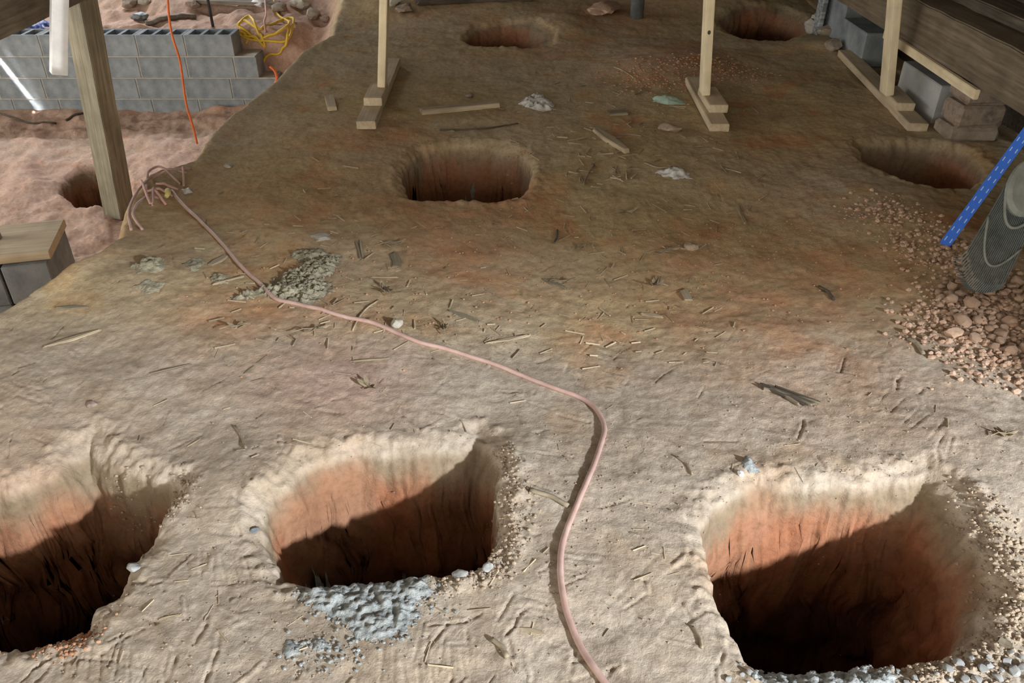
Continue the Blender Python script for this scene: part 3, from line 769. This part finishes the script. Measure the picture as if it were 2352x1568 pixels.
# ------------------------------------------------------------------ CORDS
o = ground_tube('long_cord', [(398, 452), (425, 480), (470, 520), (520, 572), (560, 620), (600, 656), (632, 688), (690, 703), (770, 725), (850, 742), (905, 765), (960, 788), (1050, 812), (1130, 838), (1200, 866),
                (1270, 893), (1335, 918), (1370, 945), (1388, 985), (1378, 1030), (1358, 1085), (1330, 1150), (1305, 1210), (1290, 1262), (1287, 1320), (1297, 1390), (1320, 1460), (1352, 1520), (1395, 1580), (1440, 1640)],
                .0066, M['cord'], lifts=[.02, .01]+[0]*28, per=8, seg=12)
tag(o, 'long dusty pink-brown cord winding across the soil to the bottom edge', 'cord')
loops = [
 ([(302, 530), (300, 500), (318, 455), (350, 420), (385, 402), (430, 398)], 'cord loop arching on the left outside of the tangle at the trench edge'),
 ([(328, 530), (312, 515), (318, 492), (345, 470), (375, 458)], 'short hooked cord end at the bottom of the tangle'),
 ([(320, 430), (335, 448), (360, 458), (382, 472)], 'pinkish cord crossing the middle of the tangle'),
 ([(335, 442), (370, 446), (398, 452)], 'pink cord running from the tangle to the long cord'),
 ([(350, 410), (390, 408), (440, 388)], 'upper straight cord of the tangle below the earth lip'),
 ([(418, 396), (426, 410), (423, 430)], 'short upright cord end at the right of the tangle'),
 ([(360, 424), (380, 434), (410, 437)], 'pale pink cord end pointing right in the tangle'),
 ([(338, 440), (345, 415), (365, 402), (385, 408), (415, 425)], 'dark cord loop inside the tangle'),
]
for i, (pp, lab) in enumerate(loops):
    lf = [.0]+[.02+.012*(i % 3)]*(len(pp)-2)+[.0]
    o = ground_tube('cord_loop', pp, .0052, M['pinkcord' if i in (2, 3, 6) else 'cord'], lifts=lf, per=8, seg=8); tag(o, lab, 'cord', 'cords of the tangle at the trench edge')
g = G(396, 455); bm = bmesh.new(); tube_bm(bm, [(0, 0, 0), (.012, -.03, .004), (.014, -.055, .002)], lambda t: .013*(1-.4*t), 10)
o = finish('cord_plug', bm, M['stub'], None, g+Vector((-.01, 0, .03)), smooth=True); tag(o, 'small yellowish cap on the end of the long cord', 'plug')

# orange cord hanging from above into the trench
p1 = G(453, 336)
pts = [at_y(u, v, p1.y+dy) for u, v, dy in [(372, -420, -.25), (380, -150, -.22), (385, 0, -.2), (394, 75, -.18), (412, 135, -.15), (420, 185, -.12), (428, 240, -.08), (443, 290, -.03), (453, 330, 0)]]
bm = bmesh.new(); oo = Vector(pts[-1]); tube_bm(bm, [p-oo for p in spline(pts, 8)], .0085, 8)
o = finish('orange_cord', bm, M['orange'], None, oo, smooth=True); tag(o, 'orange extension cord hanging down in front of the block wall', 'cord')
# yellow rope tangle
yl = [(628, 0), (640, 40), (665, 60), (650, 80), (600, 95), (560, 72), (548, 66), (565, 60), (600, 70), (640, 55), (668, 50), (676, 62), (660, 95), (620, 100), (570, 98), (545, 82), (560, 78), (570, 95), (566, 110)]
P = [at_y(u, v, 6.75+.12*math.sin(i*1.7)) for i, (u, v) in enumerate(yl)]
def drape(P, r):
    out = []
    for p in spline(P, 8):
        z = hz(p.x, p.y)+r; out.append(Vector((p.x, p.y, max(z, p.z))))
    return out
root = None
bm = bmesh.new(); oo = Vector(P[4]); tube_bm(bm, [p-oo for p in drape([G(u, v)+Vector((0, 0, .01+.012*(i % 4))) for i, (u, v) in enumerate(yl)], .011)], .011, 8)
o = finish('yellow_cord', bm, M['yellow'], None, oo, smooth=True); tag(o, 'tangled yellow cord heaped beyond the end of the block wall', 'cord')
yl2 = [(668, 62), (662, 95), (650, 125), (640, 138), (615, 142), (600, 168)]
o = ground_tube('yellow_cord', yl2, .011, M['yellow'], lifts=[.04]*6, per=8, seg=8); tag(o, 'yellow cord end trailing down beside the low corner of the block wall', 'cord')
yl3 = [(548, 68), (575, 55), (590, 75), (602, 92), (610, 120), (590, 100), (560, 92)]
o = ground_tube('yellow_cord', yl3, .011, M['yellow'], lifts=[.03, .06, .05, .03, .03, .05, .03], per=8, seg=8); tag(o, 'small arched yellow cord loop touching the block wall end', 'cord')
o = ground_tube('pink_cord', [(612, -20), (612, 20), (614, 50), (612, 90)], .009, M['pinkcord'], lifts=[.05]*4, per=6, seg=8); tag(o, 'faded pink cord hanging through the yellow tangle', 'cord')
pts = [Vector(at_y(u, v, 6.62)) for u, v in [(620, 152), (631, 163), (636, 180), (630, 196)]]; bm = bmesh.new(); tube_bm(bm, [p-pts[0] for p in spline(pts, 6)], .011, 8)
o = finish('orange_cord', bm, M['orange'], None, pts[0], smooth=True); tag(o, 'short orange cord end at the low right corner of the block wall', 'cord')

# ------------------------------------------------------------------ LEFT: block wall
WY = 7.12
yb = WY
def wx(u, v): return at_y(u, v, yb)
zt = wx(384, 80)[2]
xr1, xr2, xr3, xr4 = wx(537, 118)[0], wx(594, 170)[0], wx(640, 215)[0], wx(600, 240)[0]
print('wall', zt, xr1, xr2, xr3)
CH = .180
bw = bpy.data.objects.new('block_wall', None); COL.objects.link(bw); bw.location = (xr2-1.5, WY, zt-4.6*CH)
tag(bw, 'grey concrete block wall with stepped right end down in the trench', 'wall')
oz = bw.location
def into(o): o.parent = bw; o.matrix_parent_inverse = Matrix.Identity(4); return o
mb = bmesh.new()
for row, xr_ in enumerate((xr1, xr2, xr3, xr3, xr3)):
    z0 = zt-(row+1)*CH; x = xr_
    first = True; nblk = 0
    while x > -6.6 and nblk < 12:
        L = .395
        if first and row == 1: L = .19
        if first and row == 3: L = .30
        bm = bmesh.new()
        cx = x-L/2
        if row == 0: cmu_bm(bm, L, .24, .171, 3 if L > .3 else 1, .028)
        else: box_bm(bm, 0, 0, .0855, L, .24, .171, .003)
        o = finish('wall_block', bm, M['block'], bw, Vector((cx, WY+.12, z0+.005))-oz)
        # mortar joint
        box_bm(mb, x-L-.0055-oz.x, .12, z0+.09-oz.z, .0112, .228, .168, 0)
        x -= L+.011; first = False; nblk += 1
    if row: box_bm(mb, (x+xr_)/2-oz.x, .12, z0+CH-oz.z-.0005, xr_-x-.02, .230, .0125, 0)
o = finish('mortar', mb, M['mortar'], bw)
A_, B_ = at_y(-6, 132, WY), at_y(88, 262, WY-.05)
sun_gap(A_, B_, (-.35, -.75, .62), 2.6, .035, .25)
A_, B_ = at_y(14, 116, WY), at_y(110, 262, WY)
sun_gap(A_, B_, (-.35, -.75, .62), 2.6, .04, .035)
# things behind the wall
for i, (u, v, r, lab, mm) in enumerate([(300, 12, .10, 'pale rubble lump behind the block wall, left of the orange cord', 'stone'), (325, 45, .08, 'dark rock behind the block wall', 'pipe'), (335, 8, .07, 'whitish stone at the top edge left of the orange cord', 'mortar'),
        (600, 12, .10, 'white broken brick at the top edge near the yellow cord', 'white'), (445, 15, .07, 'small dark clod near the black pipe', 'brick'), (720, 40, .09, 'brown clod on the bank right of the yellow cord', 'stone'), (690, 15, .10, 'pale rubble stone at the top edge right of the yellow cord', 'mortar'), (748, 48, .06, 'dark clod at the plateau corner', 'brick'),
        (645, 25, .08, 'grey rubble stone above the yellow cord', 'stone')]):
    o = lump_on('rubble_stone', u, v, r, M[mm], 60+i, .6, .9); tag(o, lab, 'stone')
o = ground_tube('tree_root', [(335, 58), (370, 48), (410, 43), (450, 42)], .022, M['old'], per=6); tag(o, 'gnarled pale root lying behind the block wall', 'root')
o = gb('old_plank', (455, 5), (640, 12), .12, .03, 'old', 'old grey plank on the ground at the top edge behind the black pipe')
g = at_z(489, 62, -.33); bm = bmesh.new(); tube_bm(bm, [(0, 0, -.1), (0, 0, 1.6)], .013, 10)
gg = G(489, 60); o = finish('black_pipe', bm, M['black'], None, (gg.x, gg.y, gg.z+.02), smooth=True); tag(o, 'thin black upright pipe behind the block wall', 'pipe')
gg = G(1462, 40); bm = bmesh.new(); tube_bm(bm, [(0, 0, -.06), (0, 0, 1.0), (0, 0, 2.5)], .047, 20)
o = finish('grey_pipe', bm, M['pipe'], None, gg, smooth=True); tag(o, 'thick dark grey upright pipe standing at the far end', 'pipe')
o = patch('blue_tarp', [(60, 66), (85, 48), (112, 48), (116, 62), (100, 68)], M['tarp'], .05, .01, 8, .03); tag(o, 'scrap of dark blue tarp behind the block wall at the left', 'tarp')
o = lump_on('rubble_stone', 905, 10, .06, M['mortar'], 81, .7, .9); tag(o, 'whitish broken stone just right of the left lumber post at the top edge', 'stone')
o = lump_on('clay_clod', 930, 25, .07, M['brick'], 82, .5, .9); tag(o, 'dark clod at the top edge right of the left lumber post', 'clod')
o = lump_on('clay_clod', 1385, 25, .12, M['clod'], 83, .35, .9, 1.5); tag(o, 'broad flat pinkish clod left of the thick grey pipe', 'clod')
o = gb('wood_lath', (960, 12), (1220, 2), .05, .03, 'dark', 'long dark root-like strip at the far top edge of the floor', 'root', rough=.006)
# timber beam overhead at left, post, white stud
bmz = .335
o = board('overhead_beam', (-2.55, 1.6, bmz), (-2.52, 5.25, bmz), .20, .30, M['old'], rough=.003); tag(o, 'heavy grey timber beam crossing the top left corner', 'beam')
pb = G(284, 478); py = pb.y
pb = Vector((at_y(291, 478, py)[0], py, hz(at_y(291, 478, py)[0], py)-.02))
tp = at_y(208, 22, py); d = (Vector(tp)-pb); e = pb+d*((bmz-.002-pb.z)/d.z)
print('post', pb, e)
o = board('timber_post', pb, e, .14, .14, M['post'], up=(-.35, -1, 0), rough=.0015, bev=.004); tag(o, 'thick grey-green timber post holding up the left beam, in front of a pit', 'post')
pc = at_y(132, 164, 4.05); tpz = .9
r = (.60)
bm = bmesh.new(); 
a = Vector((pc[0], pc[1], pc[2])); b = Vector(at_y(134, -60, pc[1])); b = a+(b-a)*3
sun_gap(a+Vector((0, -.03, .02)), a+(b-a)*.5+Vector((0, -.03, 0)), (.45, -.8, .45), 1.8, .07, .05)
o = board('white_stud', a, b, .072, .045, M['white'], up=(.62, -.78, 0), rough=.001); tag(o, 'bright white board hanging in front of the left beam', 'board')

# near pier bottom left, down in the trench
q = at_z(70, 560, -.44)
print('pier', q)
px_, py_ = q[0]-.06, q[1]+.02
fz = hz(px_, py_)
rz = math.radians(14)
top = -.47
lev = top
root_names = [('grey concrete block at the top of the pier at the left edge, right one', 'front'), ]
R2 = Matrix.Rotation(rz, 3, 'Z')
row = 0
while lev > fz-.02:
    for k, off in enumerate((.0, -.205)):
        p = Vector((px_, py_, 0))+R2 @ Vector((off+.05, 0, 0))
        lab = ['right', 'left'][k]
        hh = min(.193, lev-(fz-.02)) if lev-.203 < fz-.02 else .193
        if hh < .03: continue
        block((p.x, p.y, lev-hh), rz+PI/2, f'{"upper" if row == 0 else "lower"} {lab} grey concrete block of the pier at the left edge' if row < 2 else f'bottom {lab} grey concrete block of the pier at the left edge', m='block', solid=True, Hh=hh, L=.39, Wd=.195)
    lev -= .195; row += 1
bm = bmesh.new(); box_bm(bm, 0, 0, .02, .44, .36, .04, .004)
o = finish('flat_board', bm, M['pine_dusty'], None, (px_-.06, py_+.0, top+.002), (0, 0, rz)); tag(o, 'flat wooden cap lying on the concrete pier at the left edge', 'board')
g = at_z(2, 548, top+.04); bm = bmesh.new(); tube_bm(bm, [(0, 0, 0), (-.02, 0, .9)], .024, 14)
o = finish('grey_pipe', bm, M['block_light'], None, (g[0]-.02, g[1], top+.043), smooth=True); tag(o, 'light grey pipe standing on the wooden cap at the left edge', 'pipe')

# ------------------------------------------------------------------ RIGHT: rake and blue straightedge
a = G(2168, 566); b = Vector(at_x(2345, 322, 1.70)); d = (b-a).normalized(); a2 = a+Vector((0, 0, .004)); e = a2+(b-a2).normalized()*1.25
o = board('blue_straightedge', a2, e, .034, .008, M['blue'], up=(-.55, -.83, .3), rough=0, bev=.001); tag(o, 'bright blue perforated straightedge leaning against the right sill', 'ruler')

def rake():
    P2 = Vector(G(2288, 688))+Vector((0, 0, .02)); P1 = Vector(at_z(2206, 600, .16))
    Q1 = Vector(at_x(2334, 384, 1.50)); Q2 = Vector(at_x(2396, 452, 1.57))
    mid = (P1+P2)/2; O = (Q1+Q2)/2; U = (O-mid).normalized(); Vv = (P2-P1).normalized()
    Nn = U.cross(Vv).normalized()
    if Nn.y > 0: Nn = -Nn
    W_ = Nn.cross(U).normalized()
    rt = bpy.data.objects.new('leaf_rake', None); COL.objects.link(rt); rt.location = P2
    tag(rt, 'dark plastic leaf rake standing head-down on clods by the right sill', 'rake')
    n = 25
    bmf = bmesh.new()
    for i in range(n):
        t = (i/(n-1)-.5); tip = P1.lerp(P2, t+.5)+U*(.05*(2*t)**2-.035)
        base = Q1.lerp(Q2, t+.5)
        pts = [base, base.lerp(tip, .5)+Nn*.006, base.lerp(tip, .93)+Nn*.004, tip-U*.0-Nn*.008, tip+U*.008-Nn*.045]
        bt = bmesh.new(); tube_bm(bt, [p-P2 for p in pts], lambda s: .0026-.0006*s, 5)
        finish('tine', bt, M['rake'], rt)
    # curved cross bands
    for fr, rr_, nm in ((.78, .004, 'cross_band'), (.42, .005, 'cross_band')):
        pts = []
        for k in range(21):
            t = k/20-.5; tip = P1.lerp(P2, t+.5)+U*(.05*(2*t)**2-.035); base = Q1.lerp(Q2, t+.5)
            pts.append(base.lerp(tip, fr-.22*(2*t)**2)+Nn*.009-P2)
        bt = bmesh.new(); tube_bm(bt, pts, rr_, 6); ob = finish(nm, bt, M['rake_hub'], rt, smooth=True)
        ob['label'] = 'dusty lighter grey curved band'
    # oval hub plate
    bt = bmesh.new(); c = O-U*.02; rings = []
    for s, dn in ((1, 0), (1, .012), (.85, .020), (.0, .022)):
        if s == 0: vs = [bt.verts.new(c+Nn*dn-P2)]
        else: vs = [bt.verts.new(c+W_*.065*s*math.cos(k*PI/14)+U*.095*s*math.sin(k*PI/14)+Nn*dn-P2) for k in range(28)]
        rings.append(vs)
    for A, B in zip(rings[:2], rings[1:3]):
        for k in range(28): bt.faces.new((A[k], A[(k+1) % 28], B[(k+1) % 28], B[k]))
    for k in range(28): bt.faces.new((rings[2][k], rings[2][(k+1) % 28], rings[3][0]))
    bt.faces.new(rings[0][::-1]); ob = finish('hub_plate', bt, M['rake_hub'], rt, smooth=False); ob['label'] = 'grey-green oval plate'
    bt = bmesh.new(); tube_bm(bt, [O+U*.05-P2, O+U*1.25-P2], .014, 12); finish('handle', bt, M['pine_dusty'], rt, smooth=True)
rake()

# ------------------------------------------------------------------ cement, insulation, leaves, rags
def pt(name, outl, m, amp, label, cat, res=.006, fx=22, edge=.03, seed=0., ridged=False, base=.0, kind=None, octv=4):
    o = patch(name, outl, M[m], amp, res, fx, edge, seed, base, ridged, octv); tag(o, label, cat, kind=kind); return o
pt('cement_spill', [(700, 1350), (760, 1345), (850, 1338), (930, 1330), (985, 1338), (995, 1365), (960, 1390), (960, 1420), (930, 1455), (880, 1472), (830, 1470), (800, 1450), (770, 1420), (720, 1400), (690, 1375)], 'cement', .011, 'lumpy grey cement spilled on the near rim of the middle foreground pit', 'cement', .003, 60, .03, 1.0, base=.002, octv=4)
pt('cement_spill', [(645, 1490), (665, 1470), (700, 1480), (690, 1500), (655, 1510)], 'cement', .012, 'small cement blot left below the large foreground spill', 'cement', .004, 40, .02, 2.0)
pt('cement_spill', [(700, 1470), (745, 1462), (770, 1485), (730, 1500)], 'cement', .012, 'small cement blot directly below the large foreground spill', 'cement', .004, 40, .02, 3.0)
pt('cement_spill', [(1740, 1555), (1800, 1545), (1900, 1545), (2000, 1540), (2060, 1550), (2060, 1600), (1900, 1620), (1760, 1600)], 'cement', .011, 'lumpy grey cement along the near rim of the right foreground pit', 'cement', .003, 60, .025, 4.0, base=.002)
pt('cement_spill', [(0, 1470), (50, 1458), (60, 1470), (25, 1490), (-30, 1490)], 'cement', .016, 'small cement blot on the rim of the left foreground pit', 'cement', .004, 40, .02, 5.0)
pt('cement_spill', [(1700, 1058), (1718, 1045), (1735, 1062), (1742, 1085), (1725, 1088), (1708, 1075)], 'cement', .014, 'small cement blot behind the far rim of the right foreground pit', 'cement', .003, 50, .015, 6.0)
pt('cement_spill', [(1050, 440), (1085, 432), (1110, 438), (1115, 455), (1080, 460), (1055, 452)], 'cement', .03, 'dark grey cement dab on the near rim of the second-row pit', 'cement', .006, 25, .03, 7.0)
pt('insulation_clump', [(520, 690), (560, 670), (620, 655), (650, 625), (700, 600), (740, 590), (785, 590), (780, 620), (745, 640), (765, 665), (740, 685), (700, 700), (650, 690), (600, 680), (560, 692)], 'insul', .017, 'large ragged yellowish insulation clump lying over the long cord', 'insulation', .004, 42, .05, 1.5, ridged=True, base=.004, octv=5)
pt('insulation_clump', [(655, 590), (680, 572), (740, 570), (780, 585), (750, 600), (690, 600)], 'insul', .016, 'thin greyish insulation flap behind the large clump', 'insulation', .005, 24, .04, 2.5, ridged=True, octv=5)
pt('insulation_clump', [(300, 610), (330, 592), (385, 592), (390, 612), (360, 625), (320, 625)], 'insul', .022, 'olive insulation scrap at the trench edge below the tangle', 'insulation', .006, 20, .04, 3.5, ridged=True)
pt('insulation_clump', [(415, 610), (440, 590), (475, 592), (470, 612), (440, 622)], 'insul', .022, 'small insulation scrap right of the olive scrap, left of the cord', 'insulation', .006, 20, .04, 4.5, ridged=True)
pt('insulation_clump', [(310, 655), (335, 640), (375, 650), (370, 668), (330, 672)], 'insul', .016, 'low grey insulation scrap below the olive scrap', 'insulation', .006, 20, .04, 5.5, ridged=True)
pt('insulation_clump', [(480, 640), (500, 625), (530, 632), (520, 650), (495, 655)], 'insul', .016, 'pale crumpled scrap just above the thin pale lath', 'insulation', .005, 24, .03, 6.5, ridged=True)
pt('crumpled_film', [(1190, 238), (1215, 220), (1240, 218), (1275, 240), (1280, 252), (1240, 256), (1205, 246)], 'plastic', .026, 'crumpled shiny film right of the wood strip', 'plastic', .007, 22, .04, 1.1, ridged=True)
pt('crumpled_film', [(1505, 395), (1540, 382), (1580, 392), (1590, 408), (1545, 412)], 'plastic', .018, 'crumpled pale film right of the tapered stake', 'plastic', .006, 24, .035, 2.1, ridged=True)
pt('rag', [(1495, 222), (1520, 226), (1550, 220), (1575, 232), (1575, 240), (1545, 240), (1520, 238), (1496, 234)], 'rag', .03, 'pale green crumpled rag left of the middle post base', 'rag', .007, 12, .03, 3.1)
pt('crumpled_film', [(415, 434), (440, 432), (446, 442), (425, 446)], 'plastic', .02, 'small white film scrap at the cord tangle', 'plastic', .005, 24, .02, 4.1)
pt('rag', [(708, 540), (735, 532), (760, 536), (762, 550), (730, 554)], 'stub', .018, 'pale flattened oblong scrap above the insulation clump', 'scrap', .004, 8, .02, 5.1).data.materials[0] = M['mortar']

def leaf(u, v, size, rz, label, curl=.35, seed=0):
    rr = random.Random(seed); n = 64; out = []
    for k in range(n):
        a = 2*PI*k/n; lob = .62+.38*math.cos(5*a if abs(a-PI) > .4 else 5*a)
        rad = (.35+.65*lob)*(1.0 if abs(math.cos(a)) > .5 else .72)
        out.append((rad*math.cos(a), .62*rad*math.sin(a)))
    bm = bmesh.new(); c = bm.verts.new((0, 0, 0)); vs = []; vm = []
    f = lambda x, y: curl*(x*x*.5+y*y*.9)+.08*math.sin(x*5+seed)+.05*math.sin(y*9+seed*2)
    for x, y in out:
        vm.append(bm.verts.new((x*.5, y*.5, f(x*.5, y*.5)))); vs.append(bm.verts.new((x, y, f(x, y))))
    for k in range(n):
        j = (k+1) % n
        bm.faces.new((c, vm[k], vm[j])); bm.faces.new((vm[k], vs[k], vs[j], vm[j]))
    bmesh.ops.scale(bm, vec=(size, size, size), verts=bm.verts[:])
    r = bmesh.ops.solidify(bm, geom=bm.faces[:], thickness=.0008)
    g = G(u, v)
    rt = bpy.data.objects.new('dead_leaf', None); COL.objects.link(rt); rt.location = (g.x, g.y, g.z+.004+.02*size); rt.rotation_euler = (rr.uniform(-.2, .2), rr.uniform(-.2, .2), rz)
    tag(rt, label, 'leaf')
    finish('leaf_blade', bm, M['leaf'], rt, smooth=False)
    bt = bmesh.new(); tube_bm(bt, [(-size*1.5, 0, .0), (-size*.8, 0, curl*size*.35), (0, 0, .002), (size*.8, 0, curl*size*.35)], .0014, 5); finish('leaf_stem', bt, M['leaf'], rt)
leaf(725, 758, .045, .5, 'pale lobed oak leaf just below the long cord at the left', seed=1)
leaf(885, 668, .05, 2.0, 'curled grey oak leaf right of the insulation clump', .6, 2)
leaf(905, 560, .045, .3, 'flat dead leaf above the bark piece in the middle', .2, 3)
leaf(1290, 648, .05, -.3, 'pale split leaf in the centre of the floor', .3, 4)
leaf(1508, 655, .045, 1.2, 'curled brown leaf right of the centre', .7, 5)
leaf(1330, 572, .035, .8, 'small dark leaf curled below the second-row pit', .7, 6)
leaf(1530, 577, .05, 0.0, 'long flat leaf left of the round pebble', .2, 7)
leaf(1020, 755, .035, 1.7, 'small crumpled leaf just above the cord in the centre', .9, 8)
leaf(1440, 488, .045, .2, 'grey dead leaf below and right of the second-row pit', .3, 10)
leaf(845, 890, .035, -.8, 'dark curled leaf fragment in the left bright soil', .7, 11)
leaf(548, 752, .035, .4, 'small grey leaf scrap left below the cord', .5, 12)
leaf(2310, 1000, .03, .2, 'dark crumpled leaf in the bright soil at the right edge', .7, 13)
for i, (u, v, r, sq, lab, mm) in enumerate([(912, 748, .019, .8, 'pale yellowish pebble above the cord bend', 'mortar'), (1587, 571, .02, .8, 'round tan pebble beside the long flat leaf', 'crumb'), (1540, 300, .045, .5, 'brown clay clod in front of the middle post base', 'crumb'), (1078, 222, .02, .6, 'small dark clod above the wood strip', 'brick'),
        (525, 382, .02, .4, 'pale flat stone near the trench edge, right of the tangle', 'mortar'), (212, 930, .012, .6, 'small dark pebble in the left foreground', 'brick'), (585, 1218, .010, .6, 'tiny dark pebble left of the middle foreground pit', 'pipe'), (310, 1308, .013, .8, 'whitish gravel stone on the rim of the left foreground pit', 'gravel'), (1120, 1306, .012, .8, 'whitish gravel stone at the near right corner of the middle foreground pit', 'gravel'), (1057, 1322, .015, .5, 'long whitish gravel stone on the near rim of the middle foreground pit', 'gravel'), (960, 745, .0, 1, '', ''), (2190, 772, .022, .8, 'orange-brown clay clod at the lower left of the clods under the rake', 'clod'), (1700, 1090, .008, .8, 'tiny white pebble behind the right foreground pit', 'white')]):
    if r: o = lump_on('pebble', u, v, r, M[mm], 100+i, sq, .5, sx=1.3); tag(o, lab, 'stone')
# gravel by the right foreground pit
gm = [lump_mesh(1, .75, .8, 2, 200+k, 1.2) for k in range(6)]
for me in gm: me.materials.append(M['gravel'])
cm = [lump_mesh(1, .8, .8, 2, 300+k, 1.1) for k in range(8)]
for me in cm: me.materials.append(M['clod'])
gspots = [(2178, 1540, 15), (2200, 1525, 11), (2230, 1512, 12), (2255, 1538, 17), (2270, 1530, 12), (2310, 1520, 12), (2330, 1545, 13), (2290, 1558, 11), (2215, 1560, 12), (2240, 1562, 12), (2180, 1562, 13), (2320, 1500, 9), (2345, 1510, 10), (2150, 1548, 10), (1720, 1545, 10), (1705, 1550, 9), (1735, 1546, 8), (1672, 1560, 9), (2100, 1560, 9), (2350, 1535, 12), (2300, 1540, 9), (2270, 1510, 8)]
for i, (u, v, r) in enumerate(gspots):
    g = G(u, v); o = bpy.data.objects.new('gravel_stone', gm[i % 6]); COL.objects.link(o); rr_ = r/1000*random.uniform(.5, .85)
    o.location = (g.x, g.y, g.z+rr_*.45); o.scale = (rr_, rr_, rr_); o.rotation_euler = (random.uniform(-.3, .3), random.uniform(-.3, .3), random.uniform(0, 6))
    tag(o, 'angular pale grey gravel stone scattered at the near rim of the right foreground pit', 'stone', 'gravel at the right foreground pit')
placed = []
tries = 0
cl = np.array([(2170, 640), (2230, 690), (2352, 640), (2420, 700), (2400, 860), (2280, 800), (2190, 770), (2150, 690)], float)
while len(placed) < 120 and tries < 4000:
    tries += 1; u, v = random.uniform(2140, 2400), random.uniform(600, 850)
    if poly_sd(np.array([u]), np.array([v]), cl)[0] > 0: continue
    g = G(u, v); r = random.choice((.010, .012, .014, .018, .022, .028))*random.uniform(.75, 1.1)
    if any((g-p).length < (r+q)*.8 for p, q in placed): continue
    placed.append((g, r)); o = bpy.data.objects.new('clay_clod', cm[len(placed) % 8]); COL.objects.link(o)
    o.location = (g.x, g.y, g.z+r*.5); o.scale = (r, r, r); o.rotation_euler = (random.uniform(-.4, .4), random.uniform(-.4, .4), random.uniform(0, 6))
    tag(o, 'pinkish brown clay clod in the heap under the rake', 'clod', 'clay clods under the rake')
# crumbs
def crumbs(name, spots, m, label, seed):
    o = many_lumps(name, spots, M[m], seed); tag(o, label, 'soil', kind='stuff')
crumbs('soil_crumbs', scatter([(2180, 560), (2250, 640), (2330, 760), (2352, 850), (2200, 800), (2150, 700), (2250, 720)], 1500, .003, .014, .07), 'clod', 'loose crumbs of clay between the clods under the rake', 3)
crumbs('soil_crumbs', scatter([(2000, 470), (2060, 500), (2120, 560), (2190, 620)], 500, .003, .013, .06), 'clod', 'loose pinkish crumbs in front of the right second-row pit', 4)
crumbs('soil_crumbs', scatter([(1440, 170), (1500, 190), (1560, 170), (1660, 160), (1700, 170)], 1100, .003, .011, .12), 'crumb_red', 'orange crumbs heaped behind the middle post base', 5)
crumbs('soil_crumbs', scatter([(1150, 1035), (1175, 1090), (1170, 1180), (1180, 1250), (1130, 1310), (1000, 1345)], 700, .0015, .006, .022), 'crumb', 'loose tan crumbs along the right rim of the middle foreground pit', 6)
crumbs('soil_crumbs', scatter([(420, 1110), (390, 1180), (330, 1260), (300, 1310), (240, 1400)], 700, .0015, .006, .022), 'crumb', 'loose tan crumbs along the right rim of the left foreground pit', 7)
crumbs('soil_crumbs', scatter([(0, 1500), (60, 1490), (130, 1485), (200, 1460)], 500, .002, .006, .022), 'crumb_red', 'reddish crumbs on the near rim of the left foreground pit', 8)
crumbs('soil_crumbs', scatter([(2230, 1130), (2290, 1230), (2320, 1330), (2320, 1430), (2250, 1520), (2100, 1560), (2300, 1560)], 1400, .0015, .007, .03), 'crumb', 'loose tan crumbs along the right rim of the right foreground pit', 9)
crumbs('soil_crumbs', scatter([(1190, 445), (1150, 455), (950, 448)], 160, .003, .012, .03), 'crumb_red', 'orange crumbs on the near rim of the second-row pit', 10)
crumbs('soil_crumbs', scatter([(300, 1500), (700, 1420), (1000, 1400), (1200, 1100), (1500, 1150), (1900, 1010), (2200, 1000), (1500, 1500), (500, 1000)], 2600, .0008, .0032, .16), 'crumb', 'fine grit strewn over the bright foreground soil', 11)
crumbs('soil_crumbs', scatter([(700, 700), (1000, 620), (1400, 560), (1700, 680), (1800, 500), (1900, 620)], 1500, .0012, .005, .22), 'crumb_red', 'fine clay grit strewn over the middle of the floor', 12)
crumbs('cement_crumbs', scatter([(720, 1360), (850, 1400), (980, 1370), (830, 1480), (680, 1490)], 500, .0015, .006, .028), 'cement', 'small cement crumbs round the large foreground spill', 13)
crumbs('cement_crumbs', scatter([(1740, 1560), (1900, 1550), (2050, 1550)], 350, .002, .008, .02), 'cement', 'small cement crumbs along the near rim of the right foreground pit', 14)
